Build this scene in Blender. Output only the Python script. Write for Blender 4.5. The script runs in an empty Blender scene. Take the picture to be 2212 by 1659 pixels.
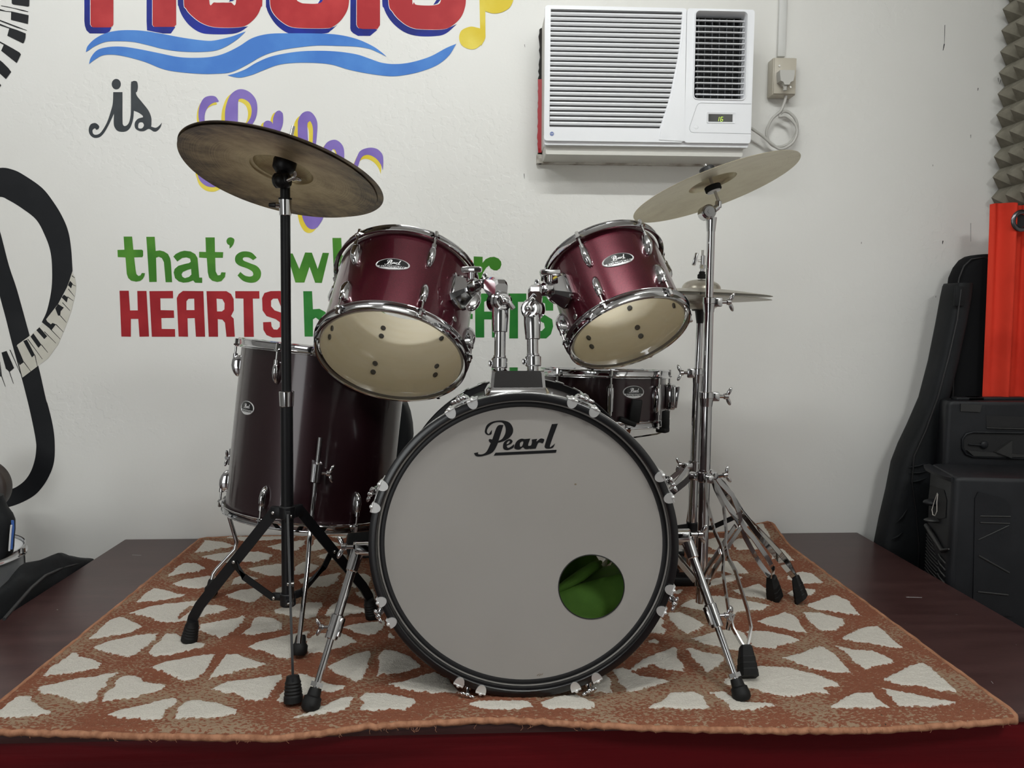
import bpy, bmesh, math, random
import numpy as np
from mathutils import Vector, Matrix
from mathutils.geometry import tessellate_polygon
from mathutils import noise as mnoise
random.seed(4)
S = bpy.context.scene
COL = S.collection
ZP = 0.45                      # height of the platform top
ZR = ZP + 0.012                # top of the rug
WALL = 2.508                   # back wall plane
# ------------------------------------------------------------------ camera
FPX, CX, CY = 1661.0, 1106.0, 829.5
YAW, PITCH, ROLL = 0.04653657, 0.09047377, 0.00387347
CAM = Vector((0, 0, ZP + 0.735))
Fv = Vector((math.sin(YAW)*math.cos(PITCH), math.cos(YAW)*math.cos(PITCH), -math.sin(PITCH)))
_R = Vector((math.cos(YAW), -math.sin(YAW), 0)); _U = _R.cross(Fv)
Rv = _R*math.cos(ROLL) + _U*math.sin(ROLL); Uv = _U*math.cos(ROLL) - _R*math.sin(ROLL)
cd = bpy.data.cameras.new('camera'); cam = bpy.data.objects.new('camera', cd); COL.objects.link(cam)
cam.matrix_world = Matrix(((Rv.x, Uv.x, -Fv.x, CAM.x), (Rv.y, Uv.y, -Fv.y, CAM.y), (Rv.z, Uv.z, -Fv.z, CAM.z), (0, 0, 0, 1)))
cd.sensor_fit = 'HORIZONTAL'; cd.sensor_width = 36; cd.lens = FPX/2212*36; cd.clip_start = 0.02
S.camera = cam
# ------------------------------------------------------------------ exposure, world, lamps, added fill lights
S.view_settings.view_transform = 'Standard'; S.view_settings.look = 'None'
S.view_settings.gamma = 1; S.view_settings.exposure = 0.93
S.view_settings.use_curve_mapping = False
wd = bpy.data.worlds.new('world'); S.world = wd; wd.use_nodes = True
wd.node_tree.nodes['Background'].inputs[0].default_value = (0.5, 0.5, 0.52, 1)
wd.node_tree.nodes['Background'].inputs[1].default_value = 0.02
def tube_or_fill_light(x, y, z, length, w, energy, color=(.97, 1, .985), tilt=0):  # area light for the tubes and for the added fill lights
    ld = bpy.data.lights.new('tube_or_fill_light', 'AREA'); ld.shape = 'RECTANGLE'; ld.size = length; ld.size_y = w
    ld.energy = energy; ld.color = color
    o = bpy.data.objects.new('tube_or_fill_light', ld); COL.objects.link(o); o.location = (x, y, z); o.rotation_euler = (tilt, 0, 0)
    return o
TUBES = [(0.10, 0.55, 2.90, 1.2, 0.04, 20.0), (-1.75, 0.55, 2.90, 1.2, 0.04, 16.0)]
for t in TUBES:            # a bare tube shines all round: two strips back to back
    for s_ in (1, -1): tube_or_fill_light(t[0], t[1]+.002*s_, t[2], t[3], t[4], t[5]/2, tilt=math.radians(66*s_))
FILL_PANEL = (1.25, -0.9, 2.99, 0.6, 0.6, 19.0)      # added fill light, shaped as an unseen ceiling panel behind the camera
tube_or_fill_light(FILL_PANEL[0], FILL_PANEL[1], FILL_PANEL[2], FILL_PANEL[3], FILL_PANEL[4], FILL_PANEL[5])
FILL_DOOR = (-2.35, -2.97, 1.20, 1.6, 2.2, 20.0)      # added soft fill light, sized like an unseen open doorway
tube_or_fill_light(FILL_DOOR[0], FILL_DOOR[1], FILL_DOOR[2], FILL_DOOR[3], FILL_DOOR[4], FILL_DOOR[5], color=(.97, 1, 1), tilt=math.radians(90))
# ------------------------------------------------------------------ pixel helpers
def ray(px, py): return Fv + Rv*((px-CX)/FPX) - Uv*((py-CY)/FPX)
def PY(px, py, Y): d = ray(px, py); return CAM + d*((Y-CAM.y)/d.y)
def PZ(px, py, Z): d = ray(px, py); return CAM + d*((Z-CAM.z)/d.z)
def PPL(px, py, o, n): d = ray(px, py); return CAM + d*((o-CAM).dot(n)/d.dot(n))
# ------------------------------------------------------------------ materials
def mat(name, col, rough=.5, metal=0., coat=0., coat_r=.05, spec=.5, ani=0.):
    m = bpy.data.materials.new(name); m.use_nodes = True; b = m.node_tree.nodes['Principled BSDF']
    b.inputs['Base Color'].default_value = (*col, 1); b.inputs['Roughness'].default_value = rough
    b.inputs['Metallic'].default_value = metal; b.inputs['Coat Weight'].default_value = coat
    b.inputs['Coat Roughness'].default_value = coat_r; b.inputs['Specular IOR Level'].default_value = spec
    b.inputs['Anisotropic'].default_value = ani
    return m
def N(m, t, **kw):
    n = m.node_tree.nodes.new(t)
    for k, v in kw.items():
        if k in n.inputs: n.inputs[k].default_value = v
        else: setattr(n, k, v)
    return n
def L(m, a, b): m.node_tree.links.new(a, b)
def BS(m): return m.node_tree.nodes['Principled BSDF']
def noise_col(m, c1, c2, scale=5, lo=.4, hi=.6, detail=6, coord='Object', stretch=(1, 1, 1), bump=0, bscale=None, bdist=.001):
    tc = N(m, 'ShaderNodeTexCoord'); mp = N(m, 'ShaderNodeMapping'); mp.inputs['Scale'].default_value = stretch
    L(m, tc.outputs[coord], mp.inputs[0])
    nz = N(m, 'ShaderNodeTexNoise', Scale=scale, Detail=detail); L(m, mp.outputs[0], nz.inputs['Vector'])
    r = N(m, 'ShaderNodeValToRGB'); r.color_ramp.elements[0].position = lo; r.color_ramp.elements[1].position = hi
    r.color_ramp.elements[0].color = (*c1, 1); r.color_ramp.elements[1].color = (*c2, 1)
    L(m, nz.outputs['Fac'], r.inputs[0]); L(m, r.outputs[0], BS(m).inputs['Base Color'])
    if bump:
        n2 = N(m, 'ShaderNodeTexNoise', Scale=bscale or scale, Detail=5); L(m, mp.outputs[0], n2.inputs['Vector'])
        bp = N(m, 'ShaderNodeBump', Strength=bump, Distance=bdist); L(m, n2.outputs['Fac'], bp.inputs['Height'])
        L(m, bp.outputs[0], BS(m).inputs['Normal'])
    return m
CHROME = mat('chrome', (.58, .58, .59), .07, 1.)
CHROME_D = mat('worn_chrome', (.60, .595, .585), .15, 1.)
CLAW = mat('claw_plate', (.72, .72, .71), .32, .65)
STEEL = mat('steel', (.55, .54, .52), .3, 1.)
BLACKM = mat('black_powder_coat', (.004, .004, .005), .45, spec=.3)
RUBBER = mat('black_rubber', (.005, .005, .005), .6, spec=.3)
BLACKP = mat('black_plastic', (.014, .014, .015), .45)
BLACKL = mat('black_lacquer', (.004, .004, .005), .28, coat=.25)
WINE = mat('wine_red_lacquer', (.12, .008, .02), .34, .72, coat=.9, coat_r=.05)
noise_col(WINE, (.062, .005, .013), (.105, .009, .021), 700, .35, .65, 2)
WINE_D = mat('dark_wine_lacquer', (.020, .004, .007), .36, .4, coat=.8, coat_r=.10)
WOOD = mat('bare_birch', (.72, .58, .38), .6)
noise_col(WOOD, (.93, .85, .66), (.96, .89, .73), 12, .3, .7, 4, stretch=(1, 1, 6))
WHITEP = mat('white_plastic', (.80, .81, .84), .32)
CREAMP = mat('beige_plastic', (.52, .48, .40), .4)
# translucent and clear drum heads
HEAD_F = mat('frosted_drum_head', (.60, .59, .575), .45)
noise_col(HEAD_F, (.305, .288, .268), (.325, .308, .288), 3, .35, .65, 3)
def trans_head(clear=.55):
    m = bpy.data.materials.new('translucent_head'); m.use_nodes = True; nt = m.node_tree
    nt.nodes.remove(BS(m)); out = nt.nodes['Material Output']
    d = N(m, 'ShaderNodeBsdfDiffuse'); d.inputs[0].default_value = (.8, .78, .72, 1)
    t = N(m, 'ShaderNodeBsdfTranslucent'); t.inputs[0].default_value = (.98, .95, .88, 1)
    x = N(m, 'ShaderNodeMixShader'); x.inputs[0].default_value = .80
    tp = N(m, 'ShaderNodeBsdfTransparent'); y = N(m, 'ShaderNodeMixShader'); y.inputs[0].default_value = clear
    L(m, d.outputs[0], x.inputs[1]); L(m, t.outputs[0], x.inputs[2]); L(m, x.outputs[0], y.inputs[1]); L(m, tp.outputs[0], y.inputs[2]); L(m, y.outputs[0], out.inputs[0])
    return m
HEAD_T = trans_head(); HEAD_C = trans_head(.88)
def clear_film():
    m = bpy.data.materials.new('clear_film'); m.use_nodes = True; nt = m.node_tree
    nt.nodes.remove(BS(m)); out = nt.nodes['Material Output']
    t = N(m, 'ShaderNodeBsdfTransparent'); t.inputs[0].default_value = (.97, .965, .95, 1)
    g = N(m, 'ShaderNodeBsdfGlossy'); g.inputs['Roughness'].default_value = .06
    tr = N(m, 'ShaderNodeBsdfTranslucent'); tr.inputs[0].default_value = (.9, .88, .8, 1)
    fr = N(m, 'ShaderNodeFresnel', IOR=1.35)
    x0 = N(m, 'ShaderNodeMixShader'); x0.inputs[0].default_value = .05
    x = N(m, 'ShaderNodeMixShader')
    L(m, t.outputs[0], x0.inputs[1]); L(m, tr.outputs[0], x0.inputs[2])
    L(m, fr.outputs[0], x.inputs[0]); L(m, x0.outputs[0], x.inputs[1]); L(m, g.outputs[0], x.inputs[2]); L(m, x.outputs[0], out.inputs[0])
    return m
FILM = clear_film()
def paint(name, c, c2=None, rough=.45):
    m = mat(name, c, rough, spec=.18); c2 = c2 or tuple(min(1, v*1.25+.01) for v in c)
    return noise_col(m, c, c2, 9, .42, .68, 8)
P_BLUE = paint('sky_blue_paint', (.060, .20, .60), (.085, .26, .67)); P_NAVY = paint('navy_paint', (.006, .014, .19), (.008, .024, .34))
P_RED = paint('red_paint', (.40, .020, .026), (.52, .042, .045)); P_RED2 = paint('crimson_paint', (.30, .012, .018), (.39, .022, .028))
P_GRN = paint('green_paint', (.045, .19, .018), (.085, .27, .028)); P_GRN2 = paint('deep_green_paint', (.018, .17, .028), (.04, .24, .04))
P_YEL = paint('yellow_paint', (.72, .55, .035), (.80, .66, .10)); P_PUR = paint('purple_paint', (.20, .135, .46), (.25, .18, .53))
P_GRY = paint('charcoal_paint', (.040, .046, .052)); P_BLK = paint('black_paint', (.011, .012, .014), (.016, .017, .019))
P_CRM = paint('cream_paint', (.56, .54, .47), (.66, .64, .58)); P_WHT = mat('white_paint', (.85, .85, .85), .4)
# ------------------------------------------------------------------ mesh builder
class MB:
    def __init__(s): s.v = []; s.f = []
    def add(s, vs, fs, M=None):
        o = len(s.v)
        for p in vs:
            p = Vector(p); s.v.append(tuple(M @ p) if M is not None else tuple(p))
        for f in fs: s.f.append(tuple(i+o for i in f))
        return s
    def loft(s, secs, M=None, cap=True, closed=True):
        vs = [p for q in secs for p in q]; n = len(secs[0]); fs = []
        for i in range(len(secs)-1):
            for j in range(n if closed else n-1):
                k = (j+1) % n; fs.append((i*n+j, i*n+k, (i+1)*n+k, (i+1)*n+j))
        if cap: fs.append(tuple(range(n-1, -1, -1))); fs.append(tuple((len(secs)-1)*n+j for j in range(n)))
        return s.add(vs, fs, M)
    def box(s, c, d, M=None, b=0.0):
        x, y, z = (k/2 for k in d); b = min(b, x*.49, y*.49, z*.49)
        T = Matrix.Translation(c); T = M @ T if M is not None else T
        if b <= 0:
            vs = [(i, j, k) for k in (-z, z) for j in (-y, y) for i in (-x, x)]
            return s.add(vs, [(0, 2, 3, 1), (4, 5, 7, 6), (0, 1, 5, 4), (2, 6, 7, 3), (0, 4, 6, 2), (1, 3, 7, 5)], T)
        def ring(xx, yy, zz):
            q = []
            for sx, sy, a0 in ((1, 1, 0), (-1, 1, 90), (-1, -1, 180), (1, -1, 270)):
                for a in (0, 45, 90):
                    t = math.radians(a0+a); q.append((sx*(xx-b)+b*math.cos(t), sy*(yy-b)+b*math.sin(t), zz))
            return q
        def ins(q, e):
            return [(p[0]*(x-e)/x, p[1]*(y-e)/y, p[2]) for p in q]
        secs = [ins(ring(x, y, -z), b*.9), ins(ring(x, y, -z+b*.3), b*.3), ring(x, y, -z+b), ring(x, y, z-b), ins(ring(x, y, z-b*.3), b*.3), ins(ring(x, y, z), b*.9)]
        return s.loft(secs, T)
    def cyl(s, p0, p1, r0, r1=None, n=20, M=None, cap=True, bev=0):
        p0 = Vector(p0); p1 = Vector(p1); r1 = r0 if r1 is None else r1
        d = (p1-p0); Ln = d.length; q = d.to_track_quat('Z', 'Y').to_matrix().to_4x4(); q.translation = p0
        if M is not None: q = M @ q
        prof = [(r0, 0), (r1, Ln)] if not bev else [(r0-bev, 0), (r0, bev), (r1, Ln-bev), (r1-bev, Ln)]
        return s.lathe(prof, n, q, cap)
    def lathe(s, prof, n=32, M=None, cap=False, a0=0, a1=2*math.pi):
        full = abs(a1-a0-2*math.pi) < 1e-6; m = n if full else n+1
        secs = [[(r*math.cos(a0+(a1-a0)*i/n), r*math.sin(a0+(a1-a0)*i/n), z) for i in range(m)] for r, z in prof]
        return s.loft(secs, M, cap, full)
    def tube(s, path, r, n=10, M=None, cap=True, closed=False):
        path = [Vector(p) for p in path]; rr = r if isinstance(r, (list, tuple)) else [r]*len(path)
        secs = []; up = None
        for i, p in enumerate(path):
            a = path[i-1] if i or closed else p; b = path[(i+1) % len(path)] if i < len(path)-1 or closed else p
            t = (b-a).normalized()
            if up is None: up = t.orthogonal().normalized()
            up = (up - t*up.dot(t)).normalized(); w = t.cross(up)
            secs.append([p + (up*math.cos(k*2*math.pi/n) + w*math.sin(k*2*math.pi/n))*rr[i] for k in range(n)])
        if closed: secs.append(secs[0]); cap = False
        return s.loft(secs, M, cap)
    def bar(s, path, side, w, t, M=None):
        """flat strip along path; w across 'side', t thick"""
        path = [Vector(p) for p in path]; side = Vector(side).normalized(); secs = []
        for i, p in enumerate(path):
            a = path[max(0, i-1)]; b = path[min(len(path)-1, i+1)]; tn = (b-a).normalized()
            sd = (side - tn*side.dot(tn)).normalized(); o = tn.cross(sd)
            secs.append([p+sd*w/2+o*t/2, p-sd*w/2+o*t/2, p-sd*w/2-o*t/2, p+sd*w/2-o*t/2])
        return s.loft(secs, M)
    def ball(s, c, r, sc=(1, 1, 1), n=16, M=None):
        T = Matrix.Translation(c) @ Matrix.Diagonal((*sc, 1)); T = M @ T if M is not None else T
        pr = [(max(r*math.sin(math.pi*i/(n//2)), 1e-5), -r*math.cos(math.pi*i/(n//2))) for i in range(n//2+1)]
        return s.lathe(pr, n, T)
    def poly(s, loops, f3, depth=0, back=None):
        """loops of 2-D points (first outer, others holes) -> f3(x,y,k) ; depth>0 gives an extruded plate"""
        L3 = [[Vector((p[0], p[1], 0)) for p in lp] for lp in loops]
        tri = tessellate_polygon(L3); fl = [p for lp in loops for p in lp]
        def area(t): a, b, c = (fl[i] for i in t); return (b[0]-a[0])*(c[1]-a[1])-(c[0]-a[0])*(b[1]-a[1])
        tri = [t if area(t) > 0 else (t[0], t[2], t[1]) for t in tri]
        n = len(fl); vs = [f3(p[0], p[1], 0) for p in fl]; fs = [tuple(t) for t in tri]
        if depth:
            vs += [f3(p[0], p[1], 1) for p in fl]; fs += [tuple(i+n for i in reversed(t)) for t in tri]
            o = 0
            for lp in loops:
                m = len(lp)
                for i in range(m):
                    j = (i+1) % m; fs.append((o+i, o+j, o+j+n, o+i+n))
                o += m
        return s.add(vs, fs)
    def build(s, name, m, parent=None, smooth=35, world=False):
        me = bpy.data.meshes.new(name)
        vs = s.v
        if world and parent is not None:
            I = parent_world(parent).inverted(); vs = [tuple(I @ Vector(p)) for p in vs]
        me.from_pydata(vs, [], s.f); me.validate(); me.update()
        bm = bmesh.new(); bm.from_mesh(me); bmesh.ops.remove_doubles(bm, verts=bm.verts, dist=1e-6)
        bmesh.ops.recalc_face_normals(bm, faces=bm.faces); bm.to_mesh(me); bm.free()
        me.materials.append(m)
        if smooth:
            for p in me.polygons: p.use_smooth = True
            me.set_sharp_from_angle(angle=math.radians(smooth))
        o = bpy.data.objects.new(name, me); COL.objects.link(o)
        if parent is not None: o.parent = parent
        return o
def parent_world(o):
    M = o.matrix_basis.copy()
    while o.parent is not None: o = o.parent; M = o.matrix_basis @ M
    return M
def tag(o, label, cat, group=None):
    o['label'] = label; o['category'] = cat
    if group: o['group'] = group
    return o
def thing(name, label, cat, M=None, group=None):
    o = bpy.data.objects.new(name, None); COL.objects.link(o); o.empty_display_size = .05
    if M is not None:
        if isinstance(M, Matrix): o.matrix_basis = M
        else: o.location = M
    return tag(o, label, cat, group)
def struct(o): o['kind'] = 'structure'; return o
def frame(origin, axis, toward=None):
    z = Vector(axis).normalized(); f = (Vector(toward) if toward is not None else CAM) - Vector(origin)
    f = (f - z*f.dot(z)).normalized(); x = z.cross(f); y = -f
    M = Matrix(((x.x, y.x, z.x, origin[0]), (x.y, y.y, z.y, origin[1]), (x.z, y.z, z.z, origin[2]), (0, 0, 0, 1)))
    return M
def pol(r, a, z): return Vector((r*math.sin(a), -r*math.cos(a), z))
def radial(r, a, z):
    """local frame on a drum wall: x = outward, y = tangent, z = along axis"""
    o = Vector((math.sin(a), -math.cos(a), 0)); t = Vector((math.cos(a), math.sin(a), 0))
    return Matrix(((o.x, t.x, 0, o.x*r), (o.y, t.y, 0, o.y*r), (0, 0, 1, z), (0, 0, 0, 1)))
def on_cyl(M, r, px, py):
    I = M.inverted(); o = I @ CAM; d = (I.to_3x3() @ ray(px, py))
    A = d.x**2+d.y**2; B = 2*(o.x*d.x+o.y*d.y); C = o.x**2+o.y**2-r*r; q = max(B*B-4*A*C, 0)
    t = (-B-math.sqrt(q))/(2*A); p = o+d*t
    return math.atan2(p.x, -p.y), p.z, M @ p
def dup(root, M, label, group=None):
    r = root.copy(); COL.objects.link(r); r.matrix_basis = M; r['label'] = label
    if group: r['group'] = group
    def rec(src, dst):
        for ch in list(src.children):
            c = ch.copy(); COL.objects.link(c); c.parent = dst; rec(ch, c)
    rec(root, r); return r
# ------------------------------------------------------------------ outline parsing
def parse(sx, T):
    """'x,y' pairs in crop coordinates; leading ! = all corners; * after a point = corner; returns smooth point list"""
    allc = sx.startswith('!'); sx = sx.lstrip('!'); x0, y0, k = T; pts = []
    for w in sx.split():
        c = w.endswith('*') or allc; a, b = w.rstrip('*').split(','); pts.append((float(a)/k+x0, float(b)/k+y0, c))
    n = len(pts); out = []
    if allc: return [(p[0], p[1]) for p in pts]
    for i in range(n):
        p1 = pts[i]; p2 = pts[(i+1) % n]; p0 = pts[i-1]; p3 = pts[(i+2) % n]
        if p1[2]: p0 = (2*p1[0]-p2[0], 2*p1[1]-p2[1])
        if p2[2]: p3 = (2*p2[0]-p1[0], 2*p2[1]-p1[1])
        for j in range(5):
            t = j/5
            f = lambda a, b, c, d: .5*((2*b)+(-a+c)*t+(2*a-5*b+4*c-d)*t*t+(-a+3*b-3*c+d)*t**3)
            out.append((f(p0[0], p1[0], p2[0], p3[0]), f(p0[1], p1[1], p2[1], p3[1])))
    return out
# ================================================================== ROOM
wallm = mat('painted_plaster', (.70, .69, .665), .42)
def wall_mat():
    m = wallm; b = BS(m); tc = N(m, 'ShaderNodeTexCoord')
    n1 = N(m, 'ShaderNodeTexNoise', Scale=1.4, Detail=4); L(m, tc.outputs['Object'], n1.inputs['Vector'])
    r = N(m, 'ShaderNodeValToRGB'); r.color_ramp.elements[0].position = .35; r.color_ramp.elements[1].position = .7
    r.color_ramp.elements[0].color = (.73, .722, .69, 1); r.color_ramp.elements[1].color = (.77, .765, .74, 1)
    L(m, n1.outputs['Fac'], r.inputs[0])
    # scattered little dark scuffs
    v = N(m, 'ShaderNodeTexVoronoi', Scale=7.0); v.feature = 'F1'
    mp = N(m, 'ShaderNodeMapping'); mp.inputs['Scale'].default_value = (1.6, 1, .55); L(m, tc.outputs['Object'], mp.inputs[0]); L(m, mp.outputs[0], v.inputs['Vector'])
    mr = N(m, 'ShaderNodeMath', operation='LESS_THAN'); L(m, v.outputs['Distance'], mr.inputs[0]); mr.inputs[1].default_value = .014
    mx = N(m, 'ShaderNodeMix', data_type='RGBA'); L(m, mr.outputs[0], mx.inputs[0]); L(m, r.outputs[0], mx.inputs[6]); mx.inputs[7].default_value = (.25, .24, .22, 1)
    L(m, mx.outputs[2], b.inputs['Base Color'])
    # relief: fine roller texture plus flaked patches
    f = N(m, 'ShaderNodeTexNoise', Scale=120, Detail=3); L(m, tc.outputs['Object'], f.inputs['Vector'])
    p = N(m, 'ShaderNodeTexNoise', Scale=34, Detail=8); L(m, tc.outputs['Object'], p.inputs['Vector'])
    g = N(m, 'ShaderNodeTexNoise', Scale=2.6, Detail=2); L(m, tc.outputs['Object'], g.inputs['Vector'])
    pr = N(m, 'ShaderNodeValToRGB'); pr.color_ramp.elements[0].position = .47; pr.color_ramp.elements[1].position = .53; L(m, p.outputs['Fac'], pr.inputs[0])
    gr = N(m, 'ShaderNodeValToRGB'); gr.color_ramp.elements[0].position = .52; gr.color_ramp.elements[1].position = .62; L(m, g.outputs['Fac'], gr.inputs[0])
    mu = N(m, 'ShaderNodeMath', operation='MULTIPLY'); L(m, pr.outputs[0], mu.inputs[0]); L(m, gr.outputs[0], mu.inputs[1])
    ad = N(m, 'ShaderNodeMath', operation='MULTIPLY_ADD'); L(m, f.outputs['Fac'], ad.inputs[0]); ad.inputs[1].default_value = .5; L(m, mu.outputs[0], ad.inputs[2])
    bp = N(m, 'ShaderNodeBump', Strength=.28, Distance=.0012); L(m, ad.outputs[0], bp.inputs['Height']); L(m, bp.outputs[0], b.inputs['Normal'])
wall_mat()
XL, XR, YB, ZC = -3.3, 1.80, -3.0, 3.02
wall_back = struct(MB().box(((XL+XR)/2, WALL+.05, ZC/2), (XR-XL+.2, .1, ZC)).build('wall_back', wallm, None, 0))
wall_right = struct(MB().box((XR+.05, (YB+WALL)/2, ZC/2), (.1, WALL-YB, ZC)).build('wall_right', wallm, None, 0))
wall_left = struct(MB().box((XL-.05, (YB+WALL)/2, ZC/2), (.1, WALL-YB, ZC)).build('wall_left', noise_col(mat('grey_wall_paint', (.3, .3, .29), .6), (.28, .28, .27), (.34, .33, .32), 2), None, 0))
dkw = mat('dark_panelled_wall', (.035, .032, .03), .6)
wall_front = struct(MB().box(((XL+XR)/2, YB-.05, ZC/2), (XR-XL+.2, .1, ZC)).build('wall_front', dkw, None, 0))
ceilm = noise_col(mat('ceiling_board', (.42, .40, .37), .8), (.52, .51, .49), (.58, .57, .55), 3)
ceiling = struct(MB().box(((XL+XR)/2, (YB+WALL)/2, ZC+.05), (XR-XL+.2, WALL-YB+.2, .1)).build('ceiling', ceilm, None, 0))
floorm = noise_col(mat('floor_tile', (.12, .07, .06), .35), (.06, .035, .03), (.09, .05, .045), 4)
floor = struct(MB().box(((XL+XR)/2, (YB+WALL)/2, -.05), (XR-XL+.2, WALL-YB+.2, .1)).build('floor', floorm, None, 0))
# lamp battens that carry the tube lights
lampm = mat('tube_glass', (.9, .9, .9), .3); BS(lampm).inputs['Emission Color'].default_value = (1, .97, .93, 1); BS(lampm).inputs['Emission Strength'].default_value = 4
for i, t in enumerate(TUBES):
    lt = thing('tube_lamp', ('white ceiling tube lamp straight above the drum kit', 'white ceiling tube lamp at the left, towards the painted clef')[i], 'lamp', (t[0], t[1], ZC-.001))
    MB().box((0, 0, -.025), (1.26, .06, .05), b=.006).build('batten', WHITEP, lt)
    MB().cyl((-.6, 0, -.068), (.6, 0, -.068), .013).build('tube', lampm, lt)
    MB().box((-.612, 0, -.06), (.022, .03, .05), b=.003).build('tube_holder', WHITEP, lt); MB().box((.612, 0, -.06), (.022, .03, .05), b=.003).build('tube_holder', WHITEP, lt)
lt = thing('fill_panel_lamp', 'square white fill panel added on the unseen ceiling behind the camera', 'lamp', (FILL_PANEL[0], FILL_PANEL[1], ZC-.001))  # unseen panel, added to fill the right side of the wall
MB().box((0, 0, -.008), (.64, .64, .014), b=.004).build('frame', WHITEP, lt); MB().box((0, 0, -.0165), (.58, .58, .002)).build('diffuser', lampm, lt)
MB().box((FILL_DOOR[0]-.84, YB+.02, 1.17), (.07, .05, 2.34)).build('fill_door_1', WHITEP, None, 0)['kind'] = 'structure'  # left jamb of the added doorway, framing the fill light on a solid wall
MB().box((FILL_DOOR[0]+.84, YB+.02, 1.17), (.07, .05, 2.34)).build('trim_3', WHITEP, None, 0)['kind'] = 'structure'  # right jamb of the added, unseen doorway
MB().box((FILL_DOOR[0], YB+.02, 2.376), (1.75, .05, .07)).build('trim_4', WHITEP, None, 0)['kind'] = 'structure'  # header of the added, unseen doorway

# ------------------------------------------------------------------ wall painting
def W(px, py, e=.0006): p = PY(px, py, WALL-e); return p
def wallpoly(name, m, loops, e=.0006):
    mb = MB()
    for lp in loops:
        mb.poly(lp, lambda x, y, k: W(x, y, e))
    o = mb.build(name, m, wall_back, 0); return o
TA = (160, 0, 4.424); TC = (410, 180, 4.88); TD = (0, 0, 8.3); TE = (0, 340, 3.189); TF = (1000, 520, 7.543); TG = (230, 480, 4.514); TH = (0, 0, 3.95); TI = (0, 340, 1.693); TP = (0, 0, 1)
B0 = 2123.5
def bx(s):  # outline part taken in the second crop, shifted into the first crop's frame
    o = []
    for w in s.split():
        c = '*' if w.endswith('*') else ''; a, b = w.rstrip('*').split(','); o.append('%g,%s%s' % (float(a)+B0, b, c))
    return ' '.join(o)
navy = ["!98,-700 98,200 103,245 118,290 150,320 305,320 340,300 358,262 300,255 200,262 165,235 152,200 152,-700",
        "!693,-700 693,200 697,290 850,320 925,320 968,258 900,250 780,255 755,240 748,200 748,-700",
        "985,-700* 990,-20 998,60 1035,155 1105,245 1200,308 1300,326 1480,326 1580,306 1665,252* 1540,262 1400,262 1250,225 1140,160 1065,70 1045,-20 1045,-700*",
        "1833,-700* 1833,-20 1840,80 1882,170 1945,250 2030,310 "+bx("-20,320 265,320 330,292 395,235* 340,262 200,262 0,262")+" 2050,230 1940,150 1890,80 1872,-20 1872,-700*",
        "!"+bx("520,-700 516,270 522,295 545,318 590,343 705,343 775,285 740,270 620,268 590,250 578,225 578,-700"),
        bx("818,-700* 820,-20 838,80 882,170 952,250 1050,315 1170,345 1330,345 1430,320 1535,230* 1420,275 1250,280 1100,265 1005,210 925,120 880,-20 880,-700*"),
        "!1480,16 1520,6 1555,-20 1500,-20", "!"+bx("205,36 240,22 268,-20 240,-20"), "!"+bx("1310,46 1350,32 1384,-10 1345,-10")]
red = ["!157,-700 157,235 170,256 190,262 345,262 366,250 376,235 376,-700", "!750,-700 750,240 765,257 955,257 976,235 972,-700", "!"+bx("580,-700 577,235 586,258 602,271 640,277 775,277 800,240 800,-700")]
redh = [("1048,-700* 1048,-20 1072,85 1140,163 1230,225 1350,260 1550,262 1650,240 1740,160 1785,70 1800,-20 1800,-700* 1545,-700* 1550,-10 1495,22 1420,24 1340,22 1290,-10 1300,-700*", None),
        ("1870,-20* 1882,80 1932,160 2020,232 "+bx("-23,262 100,270 290,270 350,255 430,190 490,90 505,-20 490,-120 430,-200 300,-250 0,-260*")+" 1900,-260*", bx("30,-40* 5,0 45,26 80,33 205,33 262,-10 262,-90 200,-120*")),
        (bx("878,-700* 880,-20 925,118 1010,210 1100,263 1200,280 1400,280 1490,245 1570,170 1610,80 1622,-20 1622,-260* 1390,-260* 1385,-10 1330,48 1160,48 1125,22 1108,-20 1105,-700*"), None)]
wallpoly('painted_lettering', P_NAVY, [[parse(s, TA)] for s in navy], .0006)
wallpoly('painted_lettering', P_WHT, [[[(x-.9, y-.2) for x, y in parse(s, TA)]] for s in red]+[[[(x-.9, y+.6) for x, y in parse(q_, TA)] for q_ in (a, h) if q_] for a, h in redh], .0007)
wallpoly('painted_lettering', P_RED, [[parse(s, TA)] for s in red]+[[parse(a, TA)]+([parse(h, TA)] if h else []) for a, h in redh], .0009)
# counters of the big letters show the wall again
wallpoly('painted_lettering', P_NAVY, [[parse(s, TA)] for s in navy[6:]], .0011)
waves = ["112,498* 130,440 200,370 300,318 420,292 560,288 690,298 850,325 1050,362 1250,388 1350,385 1500,350 1580,322 1640,300* 1560,375 1450,445 1340,485 1180,497 1000,490 850,468 700,430 560,400 420,393 300,400 200,440 140,480",
         "143,612* 160,550 220,480 320,450 450,445 600,465 800,505 1000,545 1180,552 1330,540 1450,505 1580,440 1700,365 1850,325 2050,318 2400,322 2573,340 2723,380 2853,440 2933,495 2988,542* 2903,500 2813,465 2683,445 2503,438 2323,435 2123,455 1950,485 1800,535 1650,620 1500,690 1350,705 1200,705 1000,688 850,660 700,600 600,568 480,538 370,522 270,530 190,575",
         "1465,720* 1540,700 1640,660 1750,595 1900,535 2123,495 2323,485 2523,493 2703,520 2823,560 2943,600 3073,612 3223,595 3403,540 3553,460 3653,418* 3583,530 3473,620 3323,680 3173,715 3023,728 2823,705 2623,665 2473,620 2323,602 2123,600 1950,620 1800,675 1700,715 1600,740 1540,738"]
wallpoly('painted_wave', P_BLUE, [[parse(s, TA)] for s in waves], .0013)
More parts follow.
